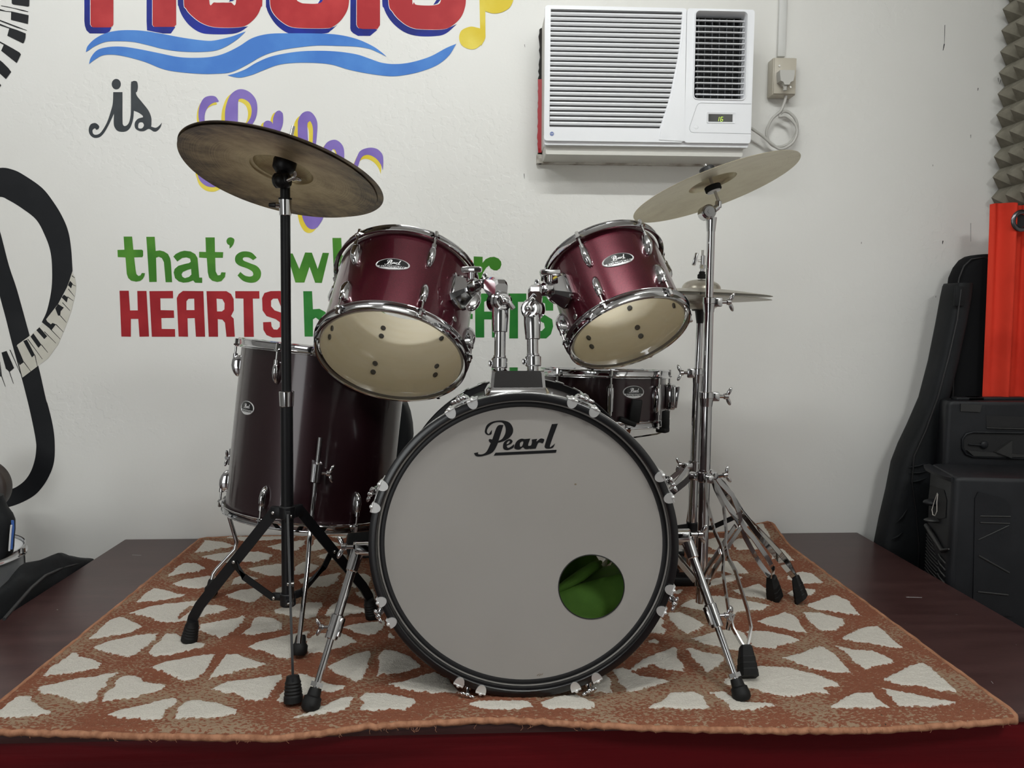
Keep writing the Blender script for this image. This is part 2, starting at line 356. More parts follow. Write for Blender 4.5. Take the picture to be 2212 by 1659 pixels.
note = ["!"+bx("1750,-60 1757,285 1740,300 1770,440 1800,370 1808,330 1805,-60"), bx("1660,255 1580,290 1556,360 1580,430 1650,468 1720,462 1790,400 1808,330 1770,280 1720,262"), bx("1770,-200* 1808,108* 1880,128 1960,118 2040,70 2080,-30 2080,-200*")]
wallpoly('painted_note', P_YEL, [[parse(note[0], TA)]], .0013); wallpoly('painted_note', P_YEL, [[parse(note[1], TA)]], .0015); wallpoly('painted_note', P_YEL, [[parse(note[2], TA)]], .0017)
el = lambda cx, cy, rx, ry, n=24: [(cx+rx*math.cos(i*2*math.pi/n), cy+ry*math.sin(i*2*math.pi/n)) for i in range(n)]
isb = "966,786* 1045,786* 1045,1020 1050,1065 1070,1075 1095,1055 1110,1010 1117,930 1117,720 1130,695 1150,690 1170,700 1177,740 1170,780 1160,790 1170,820 1210,870 1265,940 1290,1000 1292,1050 1290,1080* 1330,1090 1360,1070 1382,1045* 1370,1085 1340,1118 1310,1122 1270,1100 1230,1118 1190,1118 1155,1095 1150,1050 1175,1015 1220,1000* 1215,985 1180,960 1142,945* 1135,1020 1110,1090 1070,1122 1010,1120 980,1090 970,1050 972,970* 930,1060 890,1130 850,1170 800,1175 765,1145 757,1100 775,1060 815,1050 845,1075 840,1100 820,1108* 810,1095 790,1110 795,1140 820,1150 860,1130 910,1050 945,950 962,880"
wallpoly('painted_lettering', P_GRY, [[parse(isb, TH), parse("1185,1050 1215,1045 1228,1070 1210,1095 1180,1090", TH)], [el(992/3.95, 718/3.95, 9.9, 11.4)]])
grn = [("!167,140 250,140 262,268 345,268 357,278 358,325 350,341 270,343 285,470 292,505 310,523 330,520 345,495 375,497 370,525 355,553 330,572 290,580 240,570 212,545 198,505 185,343 110,340 107,270 175,268",),
       ("!388,142 470,142 480,280 520,275 560,285 600,310 620,350 628,390 640,585 577,585 560,390 540,350 510,337 483,347 490,582 417,583",),
       ("!652,335 675,310 720,287 760,278 820,285 865,310 888,350 905,540 933,540 933,592 865,590 845,568 800,585 750,590 705,578 668,545 655,490 665,455 700,425 760,408 805,398 822,385 815,355 780,343 740,348 690,383", "!825,455 828,510 805,533 765,545 740,532 732,508 745,485 790,465"),
       ("!965,148 1055,148 1058,290 1138,292 1135,347 1060,347 1065,480 1085,518 1110,515 1120,488 1162,490 1155,535 1120,575 1080,583 1030,570 1000,540 988,490 978,350 903,345 903,288 970,290",),
       ("1170,180 1185,155 1215,148 1245,165 1243,200 1225,235 1200,258* 1200,225* 1178,210",),
       ("1465,345* 1430,370* 1390,345 1345,342 1330,355 1340,375 1400,400 1470,430 1505,480 1500,540 1460,580 1400,590 1330,570 1278,520* 1305,485* 1350,520 1400,530 1430,515 1420,480 1370,450 1290,420 1255,380 1262,325 1310,290 1370,285 1420,300",),
       ("!1760,305 1815,305 1880,455 1937,295 2003,297 2060,455 2108,298 2170,300 2100,592 2035,590 1980,435 1930,588 1842,588",)]
wallpoly('painted_lettering', P_GRN, [[parse(q, TG) for q in s] for s in grn])
grn2 = [("!718,514 737,514 739,552 755,548 770,556 776,572 778,611 762,611 760,580 752,567 741,572 743,611 722,611",),
        ("!790,550 808,550 820,590 832,550 850,550 826,632 806,632 812,608",), ("!945,550 962,550 962,588 972,598 985,588 985,550 1003,550 1003,611 985,611 985,604 968,613 950,606 945,592",)]
wallpoly('painted_lettering', P_GRN, [[parse(q, TP) for q in s] for s in grn2]+[[el(908, 581, 24, 31), el(908, 581, 8, 14)], [parse("!175,255 322,262 320,360 370,300 440,268 510,262 580,290 622,340 628,390 605,450 555,485 500,480 450,450 425,405 380,440 330,520 308,570 308,700 180,700", TF)]])
hearts = [("!127,668 217,668 230,860 305,860 300,670 390,670 415,1115 322,1117 310,943 238,943 238,1117 145,1115",),
          ("!418,672 648,670 650,742 525,742 528,857 657,860 660,933 535,935 538,1040 668,1042 670,1117 442,1117",),
          ("!685,740 705,700 745,670 945,672 962,1117 872,1117 860,935 790,937 795,1117 703,1115", "!780,770 800,747 855,745 858,857 780,857"),
          ("!975,672 1170,672 1215,700 1240,750 1242,860 1215,915 1240,940 1252,1117 1170,1117 1155,980 1130,950 1085,945 1088,1117 997,1117", "!1073,745 1130,750 1152,790 1150,850 1125,870 1078,870"),
          ("!1255,672 1490,672 1492,745 1427,745 1437,1118 1342,1118 1335,745 1257,742",),
          ("!1600,672 1540,690 1517,740 1522,860 1560,915 1650,945 1690,975 1690,1020 1665,1048 1630,1045 1610,1015 1605,972 1527,975 1530,1050 1560,1100 1620,1125 1720,1122 1770,1085 1780,1010 1775,930 1730,890 1640,860 1605,820 1605,765 1625,745 1670,745 1700,820 1780,820 1775,730 1740,690 1690,670",)]
wallpoly('painted_lettering', P_RED2, [[parse(q, TG) for q in s] for s in hearts])
beats = [("!655,629 674,629 676,668 690,667 703,674 708,690 709,727 692,727 690,692 682,686 676,690 676,727 658,727",),
         ("!728,672 745,667 765,672 772,690 774,727 756,727 735,729 722,715 726,700 755,692 752,684 742,684 730,690", "!740,708 755,706 755,715 742,715"),
         ("!790,672 820,668 834,678 818,688 806,684 808,690 828,698 834,712 820,728 795,728 784,716 800,710 812,715 814,708 792,700 784,688",),
         ("!905,634 950,634 962,645 962,665 955,680 964,692 964,715 952,729 907,729", "!925,652 942,652 942,670 925,670", "!925,690 944,690 944,711 925,711"),
         ("!972,634 1022,634 1022,650 990,650 991,676 1021,678 1021,689 992,690 993,712 1022,713 1022,729 974,729",),
         ("!1026,650 1034,634 1081,634 1083,729 1063,729 1062,690 1046,690 1046,729 1027,729", "!1046,652 1050,650 1061,650 1061,673 1046,673"),
         ("!1086,634 1137,634 1137,652 1119,652 1119,731 1100,731 1102,652 1086,651",),
         ("!1160,634 1185,636 1195,650 1195,671 1179,671 1177,655 1165,652 1160,658 1162,672 1180,682 1193,690 1195,705 1190,722 1180,731 1155,731 1143,718 1143,703 1158,703 1160,713 1170,715 1177,708 1175,698 1150,685 1143,672 1143,650 1150,638",)]
wallpoly('painted_lettering', P_GRN2, [[parse(q, TP) for q in s] for s in beats])
life = ["305,185* 270,140 210,132 150,155 110,220 92,300 95,380 110,450 150,560* 200,560* 165,440 155,370 165,300 200,240 250,205 300,195*",
        "78,880 82,960 110,1030 170,1080 240,1095 300,1080 380,1020 420,900 250,880",
        "365,620* 370,440 372,300 390,210 430,120 500,68 570,65 640,100 695,170 712,260 700,350 660,430 560,560* 480,560* 560,460 600,420 640,360 652,280 630,210 580,170 530,162 510,190 507,300 505,450 500,620*",
        "875,430* 860,405 820,393 785,410 775,450 800,500 850,560* 900,560 945,515 980,430 982,330 965,300 940,287 905,305 880,360",
        "1140,600* 1138,450 1145,380 1180,320 1230,295 1280,305 1325,360 1345,430 1340,540 1330,640* 1295,640* 1298,480 1275,405 1255,405 1240,440 1245,600*",
        "1165,1300* 1180,1380 1200,1450 1240,1515 1290,1538 1340,1520 1385,1460 1410,1400 1415,1300*",
        "1405,700* 1415,665 1450,620 1500,597 1550,600 1600,640 1625,700 1628,800* 1570,780* 1540,700 1520,682 1500,690 1480,740*",
        "1725,865* 1760,780 1790,720 1840,690 1910,678 1980,695 2030,750 2040,820 2035,915* 2010,850 1960,790 1890,755 1830,765 1795,810 1770,885*"]
hidden = ['365,560* 362,700 330,850 270,980 180,1086* 300,1080 400,980 470,820 505,560*', '800,540* 905,540* 915,800 960,880* 880,910 815,820*', '1140,580* 1245,580* 1300,1360* 1165,1360*']
ofs = [(-18, 30), (-5, 48), (-38, 30), (-26, 16), (-42, 40), (-36, 40), (-14, 16), (-22, 42)]
yl = []
for s, (dx, dy) in zip(life, ofs):
    yl.append([[(x+dx/4.88*1.0, y+dy/4.88) for x, y in parse(s, TC)]])
wallpoly('painted_lettering', P_YEL, yl, .0006)
wallpoly('painted_lettering', P_PUR, [[parse(s, TC)] for s in hidden]+[[el(410+1515/4.88, 180+800/4.88, 22, 36), el(410+1515/4.88, 180+800/4.88, 8, 22)]], .0010)
wallpoly('painted_lettering', P_PUR, [[parse(s, TC)] for s in life], .0012)
# gap in the first big loop and the f loop stays wall coloured
clef = ["-120,110* 0,72 90,85 170,125 290,210 370,310 430,410 470,510 490,630 500,780* 480,860* 400,1010* 330,1150* 288,1135* 325,1050 355,900 358,750 345,640 310,540 250,430 150,350 60,295 0,272 -120,290*"]
st = "-60,330* 0,510 60,740 110,890 150,1030 205,1230 265,1440 315,1659"
k_ = 3.189/1.693
st2 = "175,905 192,975 200,1040 198,1110 182,1160 155,1205 120,1240 60,1270 0,1285 -60,1290* -60,1240* 0,1235 30,1218 60,1205 90,1182 112,1150 126,1110 132,1070 130,1030 110,930 80,810"
st2 = ' '.join('%g,%g%s' % (float(w.rstrip('*').split(',')[0])*k_, float(w.rstrip('*').split(',')[1])*k_, '*' if w.endswith('*') else '') for w in st2.split())
st = parse(st+' '+st2+" 85,1290 40,1110 0,960 -60,700*", TE)
wallpoly('painted_clef', P_BLK, [[parse(clef[0], TE)], [st]], .0006)
band = "!155,1520 250,1445 330,1385 400,1290 450,1170 490,1060 515,960 525,885 515,825 497,790 478,850 440,950 400,1010 345,1080 310,1125 250,1190 190,1240 120,1290 60,1320 0,1345 0,1500 60,1530 130,1520"
wallpoly('painted_keyboard', P_CRM, [[parse("!155,1520 250,1445 330,1385 400,1290 450,1170 490,1060 515,960 525,885 515,825 497,790 478,850 440,950 400,1010 345,1080 310,1125 250,1190 190,1240 120,1290 105,1325", TE)]], .0010)
keys = ["!95,1325 118,1300 165,1410 135,1432", "!160,1265 185,1255 240,1360 220,1378", "!210,1235 230,1212 285,1290 265,1312", "!250,1190 272,1170 325,1232 305,1252", "!288,1135 312,1105 325,1130 350,1150 362,1140 385,1150 355,1190", "!380,1040 400,1010 440,1035 418,1060 415,1090 400,1090", "!425,965 440,945 468,965 460,1000", "!468,880 482,850 500,868 490,902", "!10,1345 45,1333 97,1450 65,1478 40,1455", "!0,1400 12,1505 0,1510"]
lines = "165,1410,213,1475 190,1250,292,1390 285,1290,330,1345 305,1200,385,1280 345,1180,415,1252 385,1150,437,1203 415,1090,458,1138 430,1000,483,1057 465,960,505,988 470,905,512,958 490,870,522,887 495,815,515,830 240,1360,258,1442 62,1470,92,1558 68,1325,155,1520 8,1500,37,1580 155,1520,250,1447"
ks = [[parse(k, TE)] for k in keys]
def stroke(x1, y1, x2, y2, w):
    d = math.hypot(x2-x1, y2-y1); nx, ny = -(y2-y1)/d*w/2, (x2-x1)/d*w/2
    return [(x1+nx, y1+ny), (x1-nx, y1-ny), (x2-nx*.5, y2-ny*.5), (x2+nx*.5, y2+ny*.5)]
for w in lines.split():
    a = [float(q) for q in w.split(',')]; ks.append([stroke(a[0]/3.189, a[1]/3.189+340, a[2]/3.189, a[3]/3.189+340, 1.7)])
top = ["!207,-60 210,60 230,78 500,118 522,105 530,-60", "!15,97 130,115 290,150 420,180 505,205 500,213 400,195 250,152 120,125 20,108",
       "!-80,150 0,160 100,195 210,205 512,272 500,430 195,355 200,215 90,205 -80,175", "!-60,335 0,355 480,540 480,547 300,495 0,378 -60,352",
       "!-80,405 0,425 160,490 300,535 462,600 455,680 430,760 410,778 130,640 165,510 -80,430", "!-80,700 80,785 250,880 350,940 375,975 298,1130 20,910 65,805 -80,725",
       "!-80,1010 0,1080 50,1120 150,1220 200,1288 105,1418 -80,1250", "!-60,1450 0,1500 20,1530 0,1555 -60,1600"]
ks += [[parse(k, TD)] for k in top]
wallpoly('painted_keyboard', P_BLK, ks, .0014)
# small scuffs and drips on the bare wall at the right
sc = []
for a in ((2041, 54, 2040, 95, 1.2), (2040, 95, 2037, 109, 2.2), (2113, 190, 2112, 196, 1.6), (2097, 291, 2097, 298, 1.2), (2037, 520, 2036, 527, 2.2), (2156, 168, 2157, 177, 1.2), (2162, 172, 2159, 182, 1), (2158, 241, 2161, 243, 2), (2097, 482, 2097, 522, .8), (1132, 375, 1133, 386, 1), (1133, 96, 1134, 102, 1)):
    sc.append([stroke(*a)])
wallpoly('paint_drip', P_BLK, sc, .0007)

# ------------------------------------------------------------------ platform
XPL, XPR, YPF, YPB = -1.143, 1.295, 1.323, WALL-.004
ptop = mat('maroon_gloss_board', (.055, .020, .020), .34)
noise_col(ptop, (.045, .018, .017), (.075, .034, .032), 5, .3, .72, 9, stretch=(1, 5, 1), bump=.25, bscale=60, bdist=.0008)
pfr = mat('red_vinyl_front', (.17, .004, .008), .5, spec=.25); noise_col(pfr, (.075, .002, .004), (.12, .003, .006), 2.2, .35, .65, 3, stretch=(.35, 1, 6), bump=.35, bscale=3, bdist=.01)
plat = thing('platform', 'low maroon plywood drum platform with a dark red front, under the rug', 'platform', (0, 1.9, 0))
MB().box(((XPL+XPR)/2, (YPF+YPB)/2, ZP-.009), (XPR-XPL, YPB-YPF, .018), b=.002).build('top_board', ptop, plat, 30, True)
fs = MB(); nx = 60; nz = 14; vs = []; ff = []
for i in range(nx+1):
    for j in range(nz+1):
        x = XPL+.01+(XPR-XPL-.02)*i/nx; z = .002+(ZP-.022)*j/nz
        wv = .004*math.sin(j*2.3+x*1.3)*max(0, min(1, (.2-x)/.8))+.0015*mnoise.noise((x*3, z*9, 0))
        vs.append((x, YPF+.010+wv, z))
for i in range(nx):
    for j in range(nz): a = i*(nz+1)+j; ff.append((a, a+nz+1, a+nz+2, a+1))
fs.add(vs, ff).build('front_cloth', pfr, plat, 60, True)
for s in (-1, 1): MB().box((XPL+.02 if s < 0 else XPR-.02, (YPF+YPB)/2, (ZP-.018)/2), (.03, YPB-YPF-.04, ZP-.019)).build('side_board', ptop, plat, 30, True)
MB().box((0.076, YPB-.02, (ZP-.018)/2), (XPR-XPL-.1, .03, ZP-.019)).build('back_board', ptop, plat, 30, True)
# pale scratches and crumbs
for a in ((1958, 1290, 1992, 1291), (285, 1199, 305, 1199.5), (2065, 1327, 2069, 1328), (122, 1317, 125, 1317.5), (1955, 1346, 1957, 1347), (2195, 1392, 2197, 1394), (2142, 1472, 2146, 1477), (2174, 1473, 2177, 1475), (1830, 1408, 1834, 1410)):
    p = PZ(a[0], a[1], ZP+.0006); q = PZ(a[2], a[3], ZP+.0006); n = Vector((0, .0016, 0)); MB().add([p, q, q+n, p+n], [(0, 1, 2, 3)]).build('scratch', P_WHT, plat, 0, True)
# ================================================================== RUG
R1 = (0, 1140, 3.607); R2 = (400, 1130, 3.53); R3 = (900, 1380, 3.95); R4 = (1400, 1100, 3.317); R5 = (1740, 1200, 4.148)
shards = [(R1, s) for s in ("-60,1440 0,1420 130,1308 238,1310 238,1340 280,1365 330,1405 390,1425 385,1445 290,1465 -60,1470", "330,1155 400,1080 500,1020 580,960 620,1000 710,1015 795,1055 750,1090 650,1115 520,1130 400,1155",
 "285,1240 460,1205 600,1170 720,1160 850,1130 915,1125 900,1150 850,1175 820,1230 770,1260 735,1330 640,1362 520,1345 430,1290 340,1290", "805,1345 815,1285 900,1230 900,1190 960,1150 1060,1148 1130,1200 1290,1220 1290,1245 1180,1285 1050,1320 900,1345",
 "805,1465 940,1415 1100,1380 1230,1345 1350,1320 1380,1330 1360,1365 1310,1400 1270,1475 1130,1490", "1360,1478 1385,1400 1450,1350 1530,1338 1680,1360 1800,1395 1845,1415 1835,1440 1720,1470 1500,1485",
 "700,860 780,780 850,720 930,690 985,700 1060,740 1110,770 1050,800 900,830 800,850", "715,930 850,880 1000,850 1150,825 1235,822 1200,870 1130,920 1080,960 1010,1005 930,1000 820,960",
 "1170,960 1200,910 1250,880 1290,820 1380,830 1440,870 1600,900 1590,925 1450,960 1330,985 1200,998", "1175,1080 1300,1040 1450,1010 1640,980 1670,985 1640,1060 1600,1110 1550,1160 1430,1190 1380,1160 1220,1110",
 "1620,1185 1660,1130 1700,1060 1760,985 1850,980 1930,1010 2040,1050 2120,1060 1990,1085 1870,1110 1720,1150", "1055,580 1130,510 1200,468 1300,485 1380,515 1450,515 1430,530 1330,550 1200,572",
 "1015,660 1150,615 1300,590 1500,570 1610,565 1570,610 1480,605 1430,640 1400,680 1370,730 1280,735 1180,700", "1365,735 1440,680 1530,610 1610,600 1700,600 1790,630 1700,660 1560,690 1430,725",
 "1560,790 1560,750 1700,725 1850,700 1915,675 1915,700 1850,770 1780,830 1720,862 1650,830 1580,815", "1870,830 1940,780 1980,700 2020,690 2120,700 2200,745 2190,790 2100,810 1980,825", "1310,375 1360,320 1430,272 1530,275 1600,310 1540,340 1420,355",
 "1345,435 1440,400 1620,375 1680,375 1650,450 1560,470 1430,460", "1520,190 1600,95 1740,110 1830,140 1740,155 1600,185", "1560,225 1700,200 1860,180 1800,270 1700,260")]
shards += [(R2, s) for s in ("300,550 420,510 600,490 590,555 500,605 400,585", "350,470 370,420 450,390 560,420 480,455", "430,290 480,220 560,215 670,240 640,275 520,300", "270,95 420,85 560,90 860,85 830,110 560,130 430,135 380,120",
 "480,940 560,900 700,870 830,840 940,820 930,870 900,960 820,1000 780,1030 700,1020 610,970 520,960", "915,945 930,900 1000,840 1180,830 1310,900 1250,925 1150,950 1000,990 930,1000", "1060,700 1120,620 1170,595 1280,620 1390,660 1380,680 1270,690 1180,730 1090,705",
 "680,660 820,620 960,600 1050,605 1010,700 950,725 800,700 700,680", "480,345 620,320 760,305 790,400 640,400 560,375", "830,395 840,330 900,290 1030,325 1000,350 960,370", "620,180 740,150 880,130 925,130 900,170 850,210 720,205", "950,210 990,120 1080,120 1190,165 1100,190",
 "1010,250 1110,215 1160,235 1240,240 1230,275 1050,275", "850,440 900,415 1060,400 1190,375 1160,440 1080,480 960,490", "1200,460 1240,420 1290,385 1370,385 1415,410 1400,470 1290,490", "1280,530 1440,500 1450,600 1350,570", "690,500 750,485 800,490 790,560 700,550",
 "1195,790 1300,765 1530,740 1510,800 1450,855 1360,850 1270,820", "1550,820 1590,860 1610,875 1550,875", "1090,1090 1250,1010 1420,965 1400,1080 1360,1160 1310,1215 1260,1180 1130,1130", "1450,1170 1480,1080 1470,1010 1520,960 1600,970 1720,1020 1810,1090 1700,1120 1550,1150",
 "205,1260 320,1205 500,1185 730,1150 730,1190 670,1240 650,1310 580,1350 480,1345 380,1290 280,1280", "700,1360 740,1290 800,1230 870,1140 960,1170 1100,1225 1215,1240 1200,1260 1080,1280 900,1310 820,1340", "840,1478 960,1435 1100,1370 1180,1330 1300,1320 1260,1370 1230,1420 1080,1440",
 "1330,1425 1370,1370 1330,1325 1380,1290 1530,1295 1750,1340 1750,1390 1680,1430", "1560,1220 1680,1200 1800,1160 1900,1130 2000,1180 2100,1290 1850,1290 1700,1270", "1040,80 1230,75 1230,120 1110,100")]
shards += [(R3, s) for s in ("440,560 520,530 950,530 1000,590 760,605 600,600", "1055,545 1200,490 1350,470 1420,500 1515,545 1500,590 1380,605 1100,600", "1480,400 1600,295 1650,340 1670,460 1520,460", "1680,260 1760,240 1900,310 2150,350 2000,400 1850,455 1800,450 1740,380")]
shards += [(R4, s) for s in ("-160,1180 -60,1090 0,1055 60,1030 190,985 215,1010 200,1060 260,1110 250,1160 150,1155 30,1110 -60,1130", "265,995 300,990 400,1020 530,1040 550,1080 480,1130 420,1165 360,1110", "320,920 400,900 460,880 600,850 680,880 750,1000 700,1015 560,990 400,965", "0,940 50,925 80,945 60,955 0,955",
 "0,850 60,800 130,860 120,890 30,885", "135,740 230,735 330,780 410,830 340,870 280,890 200,840", "215,690 300,650 400,620 520,620 640,640 880,685 800,720 650,730 600,760 480,740 300,710", "590,580 700,560 790,530 860,570 850,640 700,620", "1000,600 1060,560 1210,575 1180,610 1080,640",
 "1000,470 1100,445 1180,460 1265,530 1080,525 1000,500", "870,290 960,280 1050,365 1000,370 890,350", "430,550 460,500 600,465 680,485 560,530", "430,410 510,370 640,370 720,455 620,465 500,440", "600,240 640,210 760,220 830,280 720,290 640,290", "760,140 800,150 880,220 800,215",
 "420,220 480,200 550,210 590,280 500,290 430,270", "415,320 480,320 460,345 415,345", "165,590 250,570 230,600 180,610", "770,800 900,760 980,735 1050,760 1140,880 1000,860 850,830", "1100,735 1230,740 1400,785 1410,820 1350,860 1240,870 1180,820", "1130,685 1250,640 1340,610 1430,650 1526,760 1400,745 1200,710",
 "710,870 850,870 1000,900 1090,935 980,965 900,1005 760,990 740,960", "955,1060 1090,1030 1160,1000 1240,980 1330,1030 1465,1180 1350,1165 1160,1140 1040,1090", "535,1215 640,1190 790,1120 1000,1130 1200,1180 1360,1240 1370,1265 1250,1270 1300,1315 1150,1320 1000,1345 850,1310 700,1260 560,1250",
 "0,1220 100,1215 150,1225 60,1255 0,1260", "10,1415 100,1370 160,1310 330,1305 400,1340 435,1420 300,1430", "450,1310 540,1300 640,1370 870,1385 915,1400 760,1435 600,1430 560,1380")]
shards += [(R5, s) for s in ("310,740 400,690 540,635 650,630 720,690 865,820 800,835 600,790 450,770", "270,800 420,840 600,850 700,890 790,935 760,960 650,985 540,1018 450,960 400,900", "700,1105 850,1030 940,980 1050,955 1130,1010 1365,1215 1180,1200 1000,1160 860,1150",
 "695,1185 830,1210 1000,1240 1180,1280 1360,1310 1350,1330 1100,1345 850,1345 770,1270", "215,1355 320,1290 420,1230 600,1225 650,1280 760,1360 500,1365")]
# hidden middle of the rug (under and behind the bass drum): same kind of shards, laid by hand
hid = [(.02, 1.62, 1), (.2, 1.72, 2), (-.1, 1.78, 3), (.08, 1.9, 4), (.3, 1.95, 5), (-.06, 2.05, 6), (.16, 2.12, 7), (.34, 2.22, 8), (0, 2.28, 9), (.2, 2.38, 10), (.38, 1.75, 11), (-.1, 2.42, 12)]
rxl, rxr, ryb = -.893, .990, 2.487
fr_px = [(-40, 1570), (150, 1573), (300, 1577), (600, 1580), (680, 1573), (800, 1560), (1000, 1552), (1106, 1550), (1400, 1560), (1700, 1562), (1900, 1560), (2050, 1552), (2178, 1543)]
fr = [PZ(a, b, ZR) for a, b in fr_px]; FX = np.array([p.x for p in fr]); FY = np.array([p.y for p in fr])
FX[0] = rxl
def rug_front(x): return np.interp(x, FX, FY)
NX, NY = 420, 268
gx = np.linspace(rxl, rxr, NX); v = np.linspace(0, 1, NY)
X = np.repeat(gx[:, None], NY, 1); F0 = rug_front(X); Y = F0+(ryb-F0)*v[None, :]
P = np.stack([X.ravel(), Y.ravel()], 1)
sd = np.full(len(P), -.05)
def sdf(P, poly):
    d = np.full(len(P), 1e9); inside = np.zeros(len(P), bool); n = len(poly)
    for i in range(n):
        a = poly[i]; b = poly[(i+1) % n]; e = b-a; w = P-a; t = np.clip((w@e)/(e@e+1e-12), 0, 1)
        d = np.minimum(d, ((w-t[:, None]*e)**2).sum(1))
        c = (a[1] > P[:, 1]) != (b[1] > P[:, 1])
        with np.errstate(divide='ignore', invalid='ignore'): xi = (b[0]-a[0])*(P[:, 1]-a[1])/(b[1]-a[1])+a[0]
        inside ^= c & (P[:, 0] < xi)
    d = np.sqrt(d); return np.where(inside, d, -d)
polys = []
for T, s in shards:
    q = parse('!'+s, T); polys.append(np.array([[PZ(a, b, ZR).x, PZ(a, b, ZR).y] for a, b in q]))
for x, y, k in hid:
    rr = random.Random(k); a0 = rr.random()*6; polys.append(np.array([[x+math.cos(a0+i*1.05)*(.04+.05*rr.random()), y+math.sin(a0+i*1.05)*(.03+.035*rr.random())] for i in range(6)]))
for q in polys:
    lo = q.min(0)-.03; hi = q.max(0)+.03; m = (P[:, 0] > lo[0]) & (P[:, 0] < hi[0]) & (P[:, 1] > lo[1]) & (P[:, 1] < hi[1])
    if m.any(): sd[m] = np.maximum(sd[m], sdf(P[m], q))
xx, yy = P[:, 0], P[:, 1]
rs = np.random.RandomState(3)
edge = np.minimum.reduce([xx-rxl, rxr-xx, yy-rug_front(xx), ryb-yy])
z = ZR-.001+.0022*np.clip(sd/.004, -.4, 1)+rs.randn(len(P))*.0007
z -= .006*np.clip(1-edge/.012, 0, 1)**2
z += -.35*np.clip(YPF-yy, 0, 1)**1.0*.45
z += .038*np.clip(1-((rxr-.01-xx)**2+(ryb-yy)**2)**.5/.16, 0, 1)**1.3           # curled rear right corner
z += .0035*np.clip(1-(yy-rug_front(xx))/.12, 0, 1)*np.clip(1-abs(xx-.02)/.45, 0, 1)
rugm = mat('rug_pile', (.4, .15, .08), .95, spec=.1)
def rug_mat():
    m = rugm; b = BS(m); at = N(m, 'ShaderNodeAttribute', attribute_name='sd'); tc = N(m, 'ShaderNodeTexCoord')
    n1 = N(m, 'ShaderNodeTexNoise', Scale=130, Detail=4); L(m, tc.outputs['Object'], n1.inputs['Vector'])
    n0 = N(m, 'ShaderNodeTexNoise', Scale=28, Detail=2); L(m, tc.outputs['Object'], n0.inputs['Vector'])
    a1 = N(m, 'ShaderNodeMath', operation='MULTIPLY_ADD'); L(m, n1.outputs['Fac'], a1.inputs[0]); a1.inputs[1].default_value = .013; L(m, at.outputs['Fac'], a1.inputs[2])
    a2 = N(m, 'ShaderNodeMath', operation='MULTIPLY_ADD'); L(m, n0.outputs['Fac'], a2.inputs[0]); a2.inputs[1].default_value = .014; L(m, a1.outputs[0], a2.inputs[2])
    st = N(m, 'ShaderNodeMapRange'); L(m, a2.outputs[0], st.inputs[0]); st.inputs[1].default_value = .0128; st.inputs[2].default_value = .0144
    # rust ground, mottled with worn beige yarn
    n2 = N(m, 'ShaderNodeTexNoise', Scale=420, Detail=3); L(m, tc.outputs['Object'], n2.inputs['Vector'])
    n3 = N(m, 'ShaderNodeTexNoise', Scale=5.2, Detail=5); L(m, tc.outputs['Object'], n3.inputs['Vector'])
    mpp = N(m, 'ShaderNodeMapping'); mpp.inputs['Scale'].default_value = (115, 250, 100); L(m, tc.outputs['Object'], mpp.inputs[0])
    n4 = N(m, 'ShaderNodeTexNoise', Scale=1, Detail=2); L(m, mpp.outputs[0], n4.inputs['Vector'])
    w1 = N(m, 'ShaderNodeMapRange'); L(m, n3.outputs['Fac'], w1.inputs[0]); w1.inputs[1].default_value = .44; w1.inputs[2].default_value = .60
    w1.inputs[3].default_value = .62; w1.inputs[4].default_value = .43
    cmpn = N(m, 'ShaderNodeMath', operation='SUBTRACT'); L(m, n4.outputs['Fac'], cmpn.inputs[0]); L(m, w1.outputs[0], cmpn.inputs[1])
    w2 = N(m, 'ShaderNodeMapRange'); L(m, cmpn.outputs[0], w2.inputs[0]); w2.inputs[1].default_value = -.02; w2.inputs[2].default_value = .05
    rust = N(m, 'ShaderNodeMix', data_type='RGBA'); L(m, n2.outputs['Fac'], rust.inputs[0]); rust.inputs[6].default_value = (.15, .052, .030, 1); rust.inputs[7].default_value = (.28, .112, .066, 1)
    beige = N(m, 'ShaderNodeMix', data_type='RGBA'); L(m, w2.outputs[0], beige.inputs[0]); L(m, rust.outputs[2], beige.inputs[6]); beige.inputs[7].default_value = (.29, .205, .138, 1)
    crm = N(m, 'ShaderNodeMix', data_type='RGBA'); L(m, n2.outputs['Fac'], crm.inputs[0]); crm.inputs[6].default_value = (.44, .41, .36, 1); crm.inputs[7].default_value = (.68, .65, .59, 1)
    fin = N(m, 'ShaderNodeMix', data_type='RGBA'); L(m, st.outputs[0], fin.inputs[0]); L(m, beige.outputs[2], fin.inputs[6]); L(m, crm.outputs[2], fin.inputs[7])
    # tiny dark burrs
    vo = N(m, 'ShaderNodeTexVoronoi', Scale=20); L(m, tc.outputs['Object'], vo.inputs['Vector'])
    lt = N(m, 'ShaderNodeMath', operation='LESS_THAN'); L(m, vo.outputs['Distance'], lt.inputs[0]); lt.inputs[1].default_value = .035
    f2 = N(m, 'ShaderNodeMix', data_type='RGBA'); L(m, lt.outputs[0], f2.inputs[0]); L(m, fin.outputs[2], f2.inputs[6]); f2.inputs[7].default_value = (.05, .04, .03, 1)
    L(m, f2.outputs[2], b.inputs['Base Color'])
    ad = N(m, 'ShaderNodeMath', operation='ADD'); L(m, n2.outputs['Fac'], ad.inputs[0]); L(m, n4.outputs['Fac'], ad.inputs[1])
    bp = N(m, 'ShaderNodeBump', Strength=.8, Distance=.0022); L(m, ad.outputs[0], bp.inputs['Height']); L(m, bp.outputs[0], b.inputs['Normal'])
rug_mat()
rug = thing('rug', 'rust and cream rug with a broken shard pattern, under the drum kit', 'rug', (0, 1.9, ZP))
idx = np.arange(NX*NY).reshape(NX, NY)
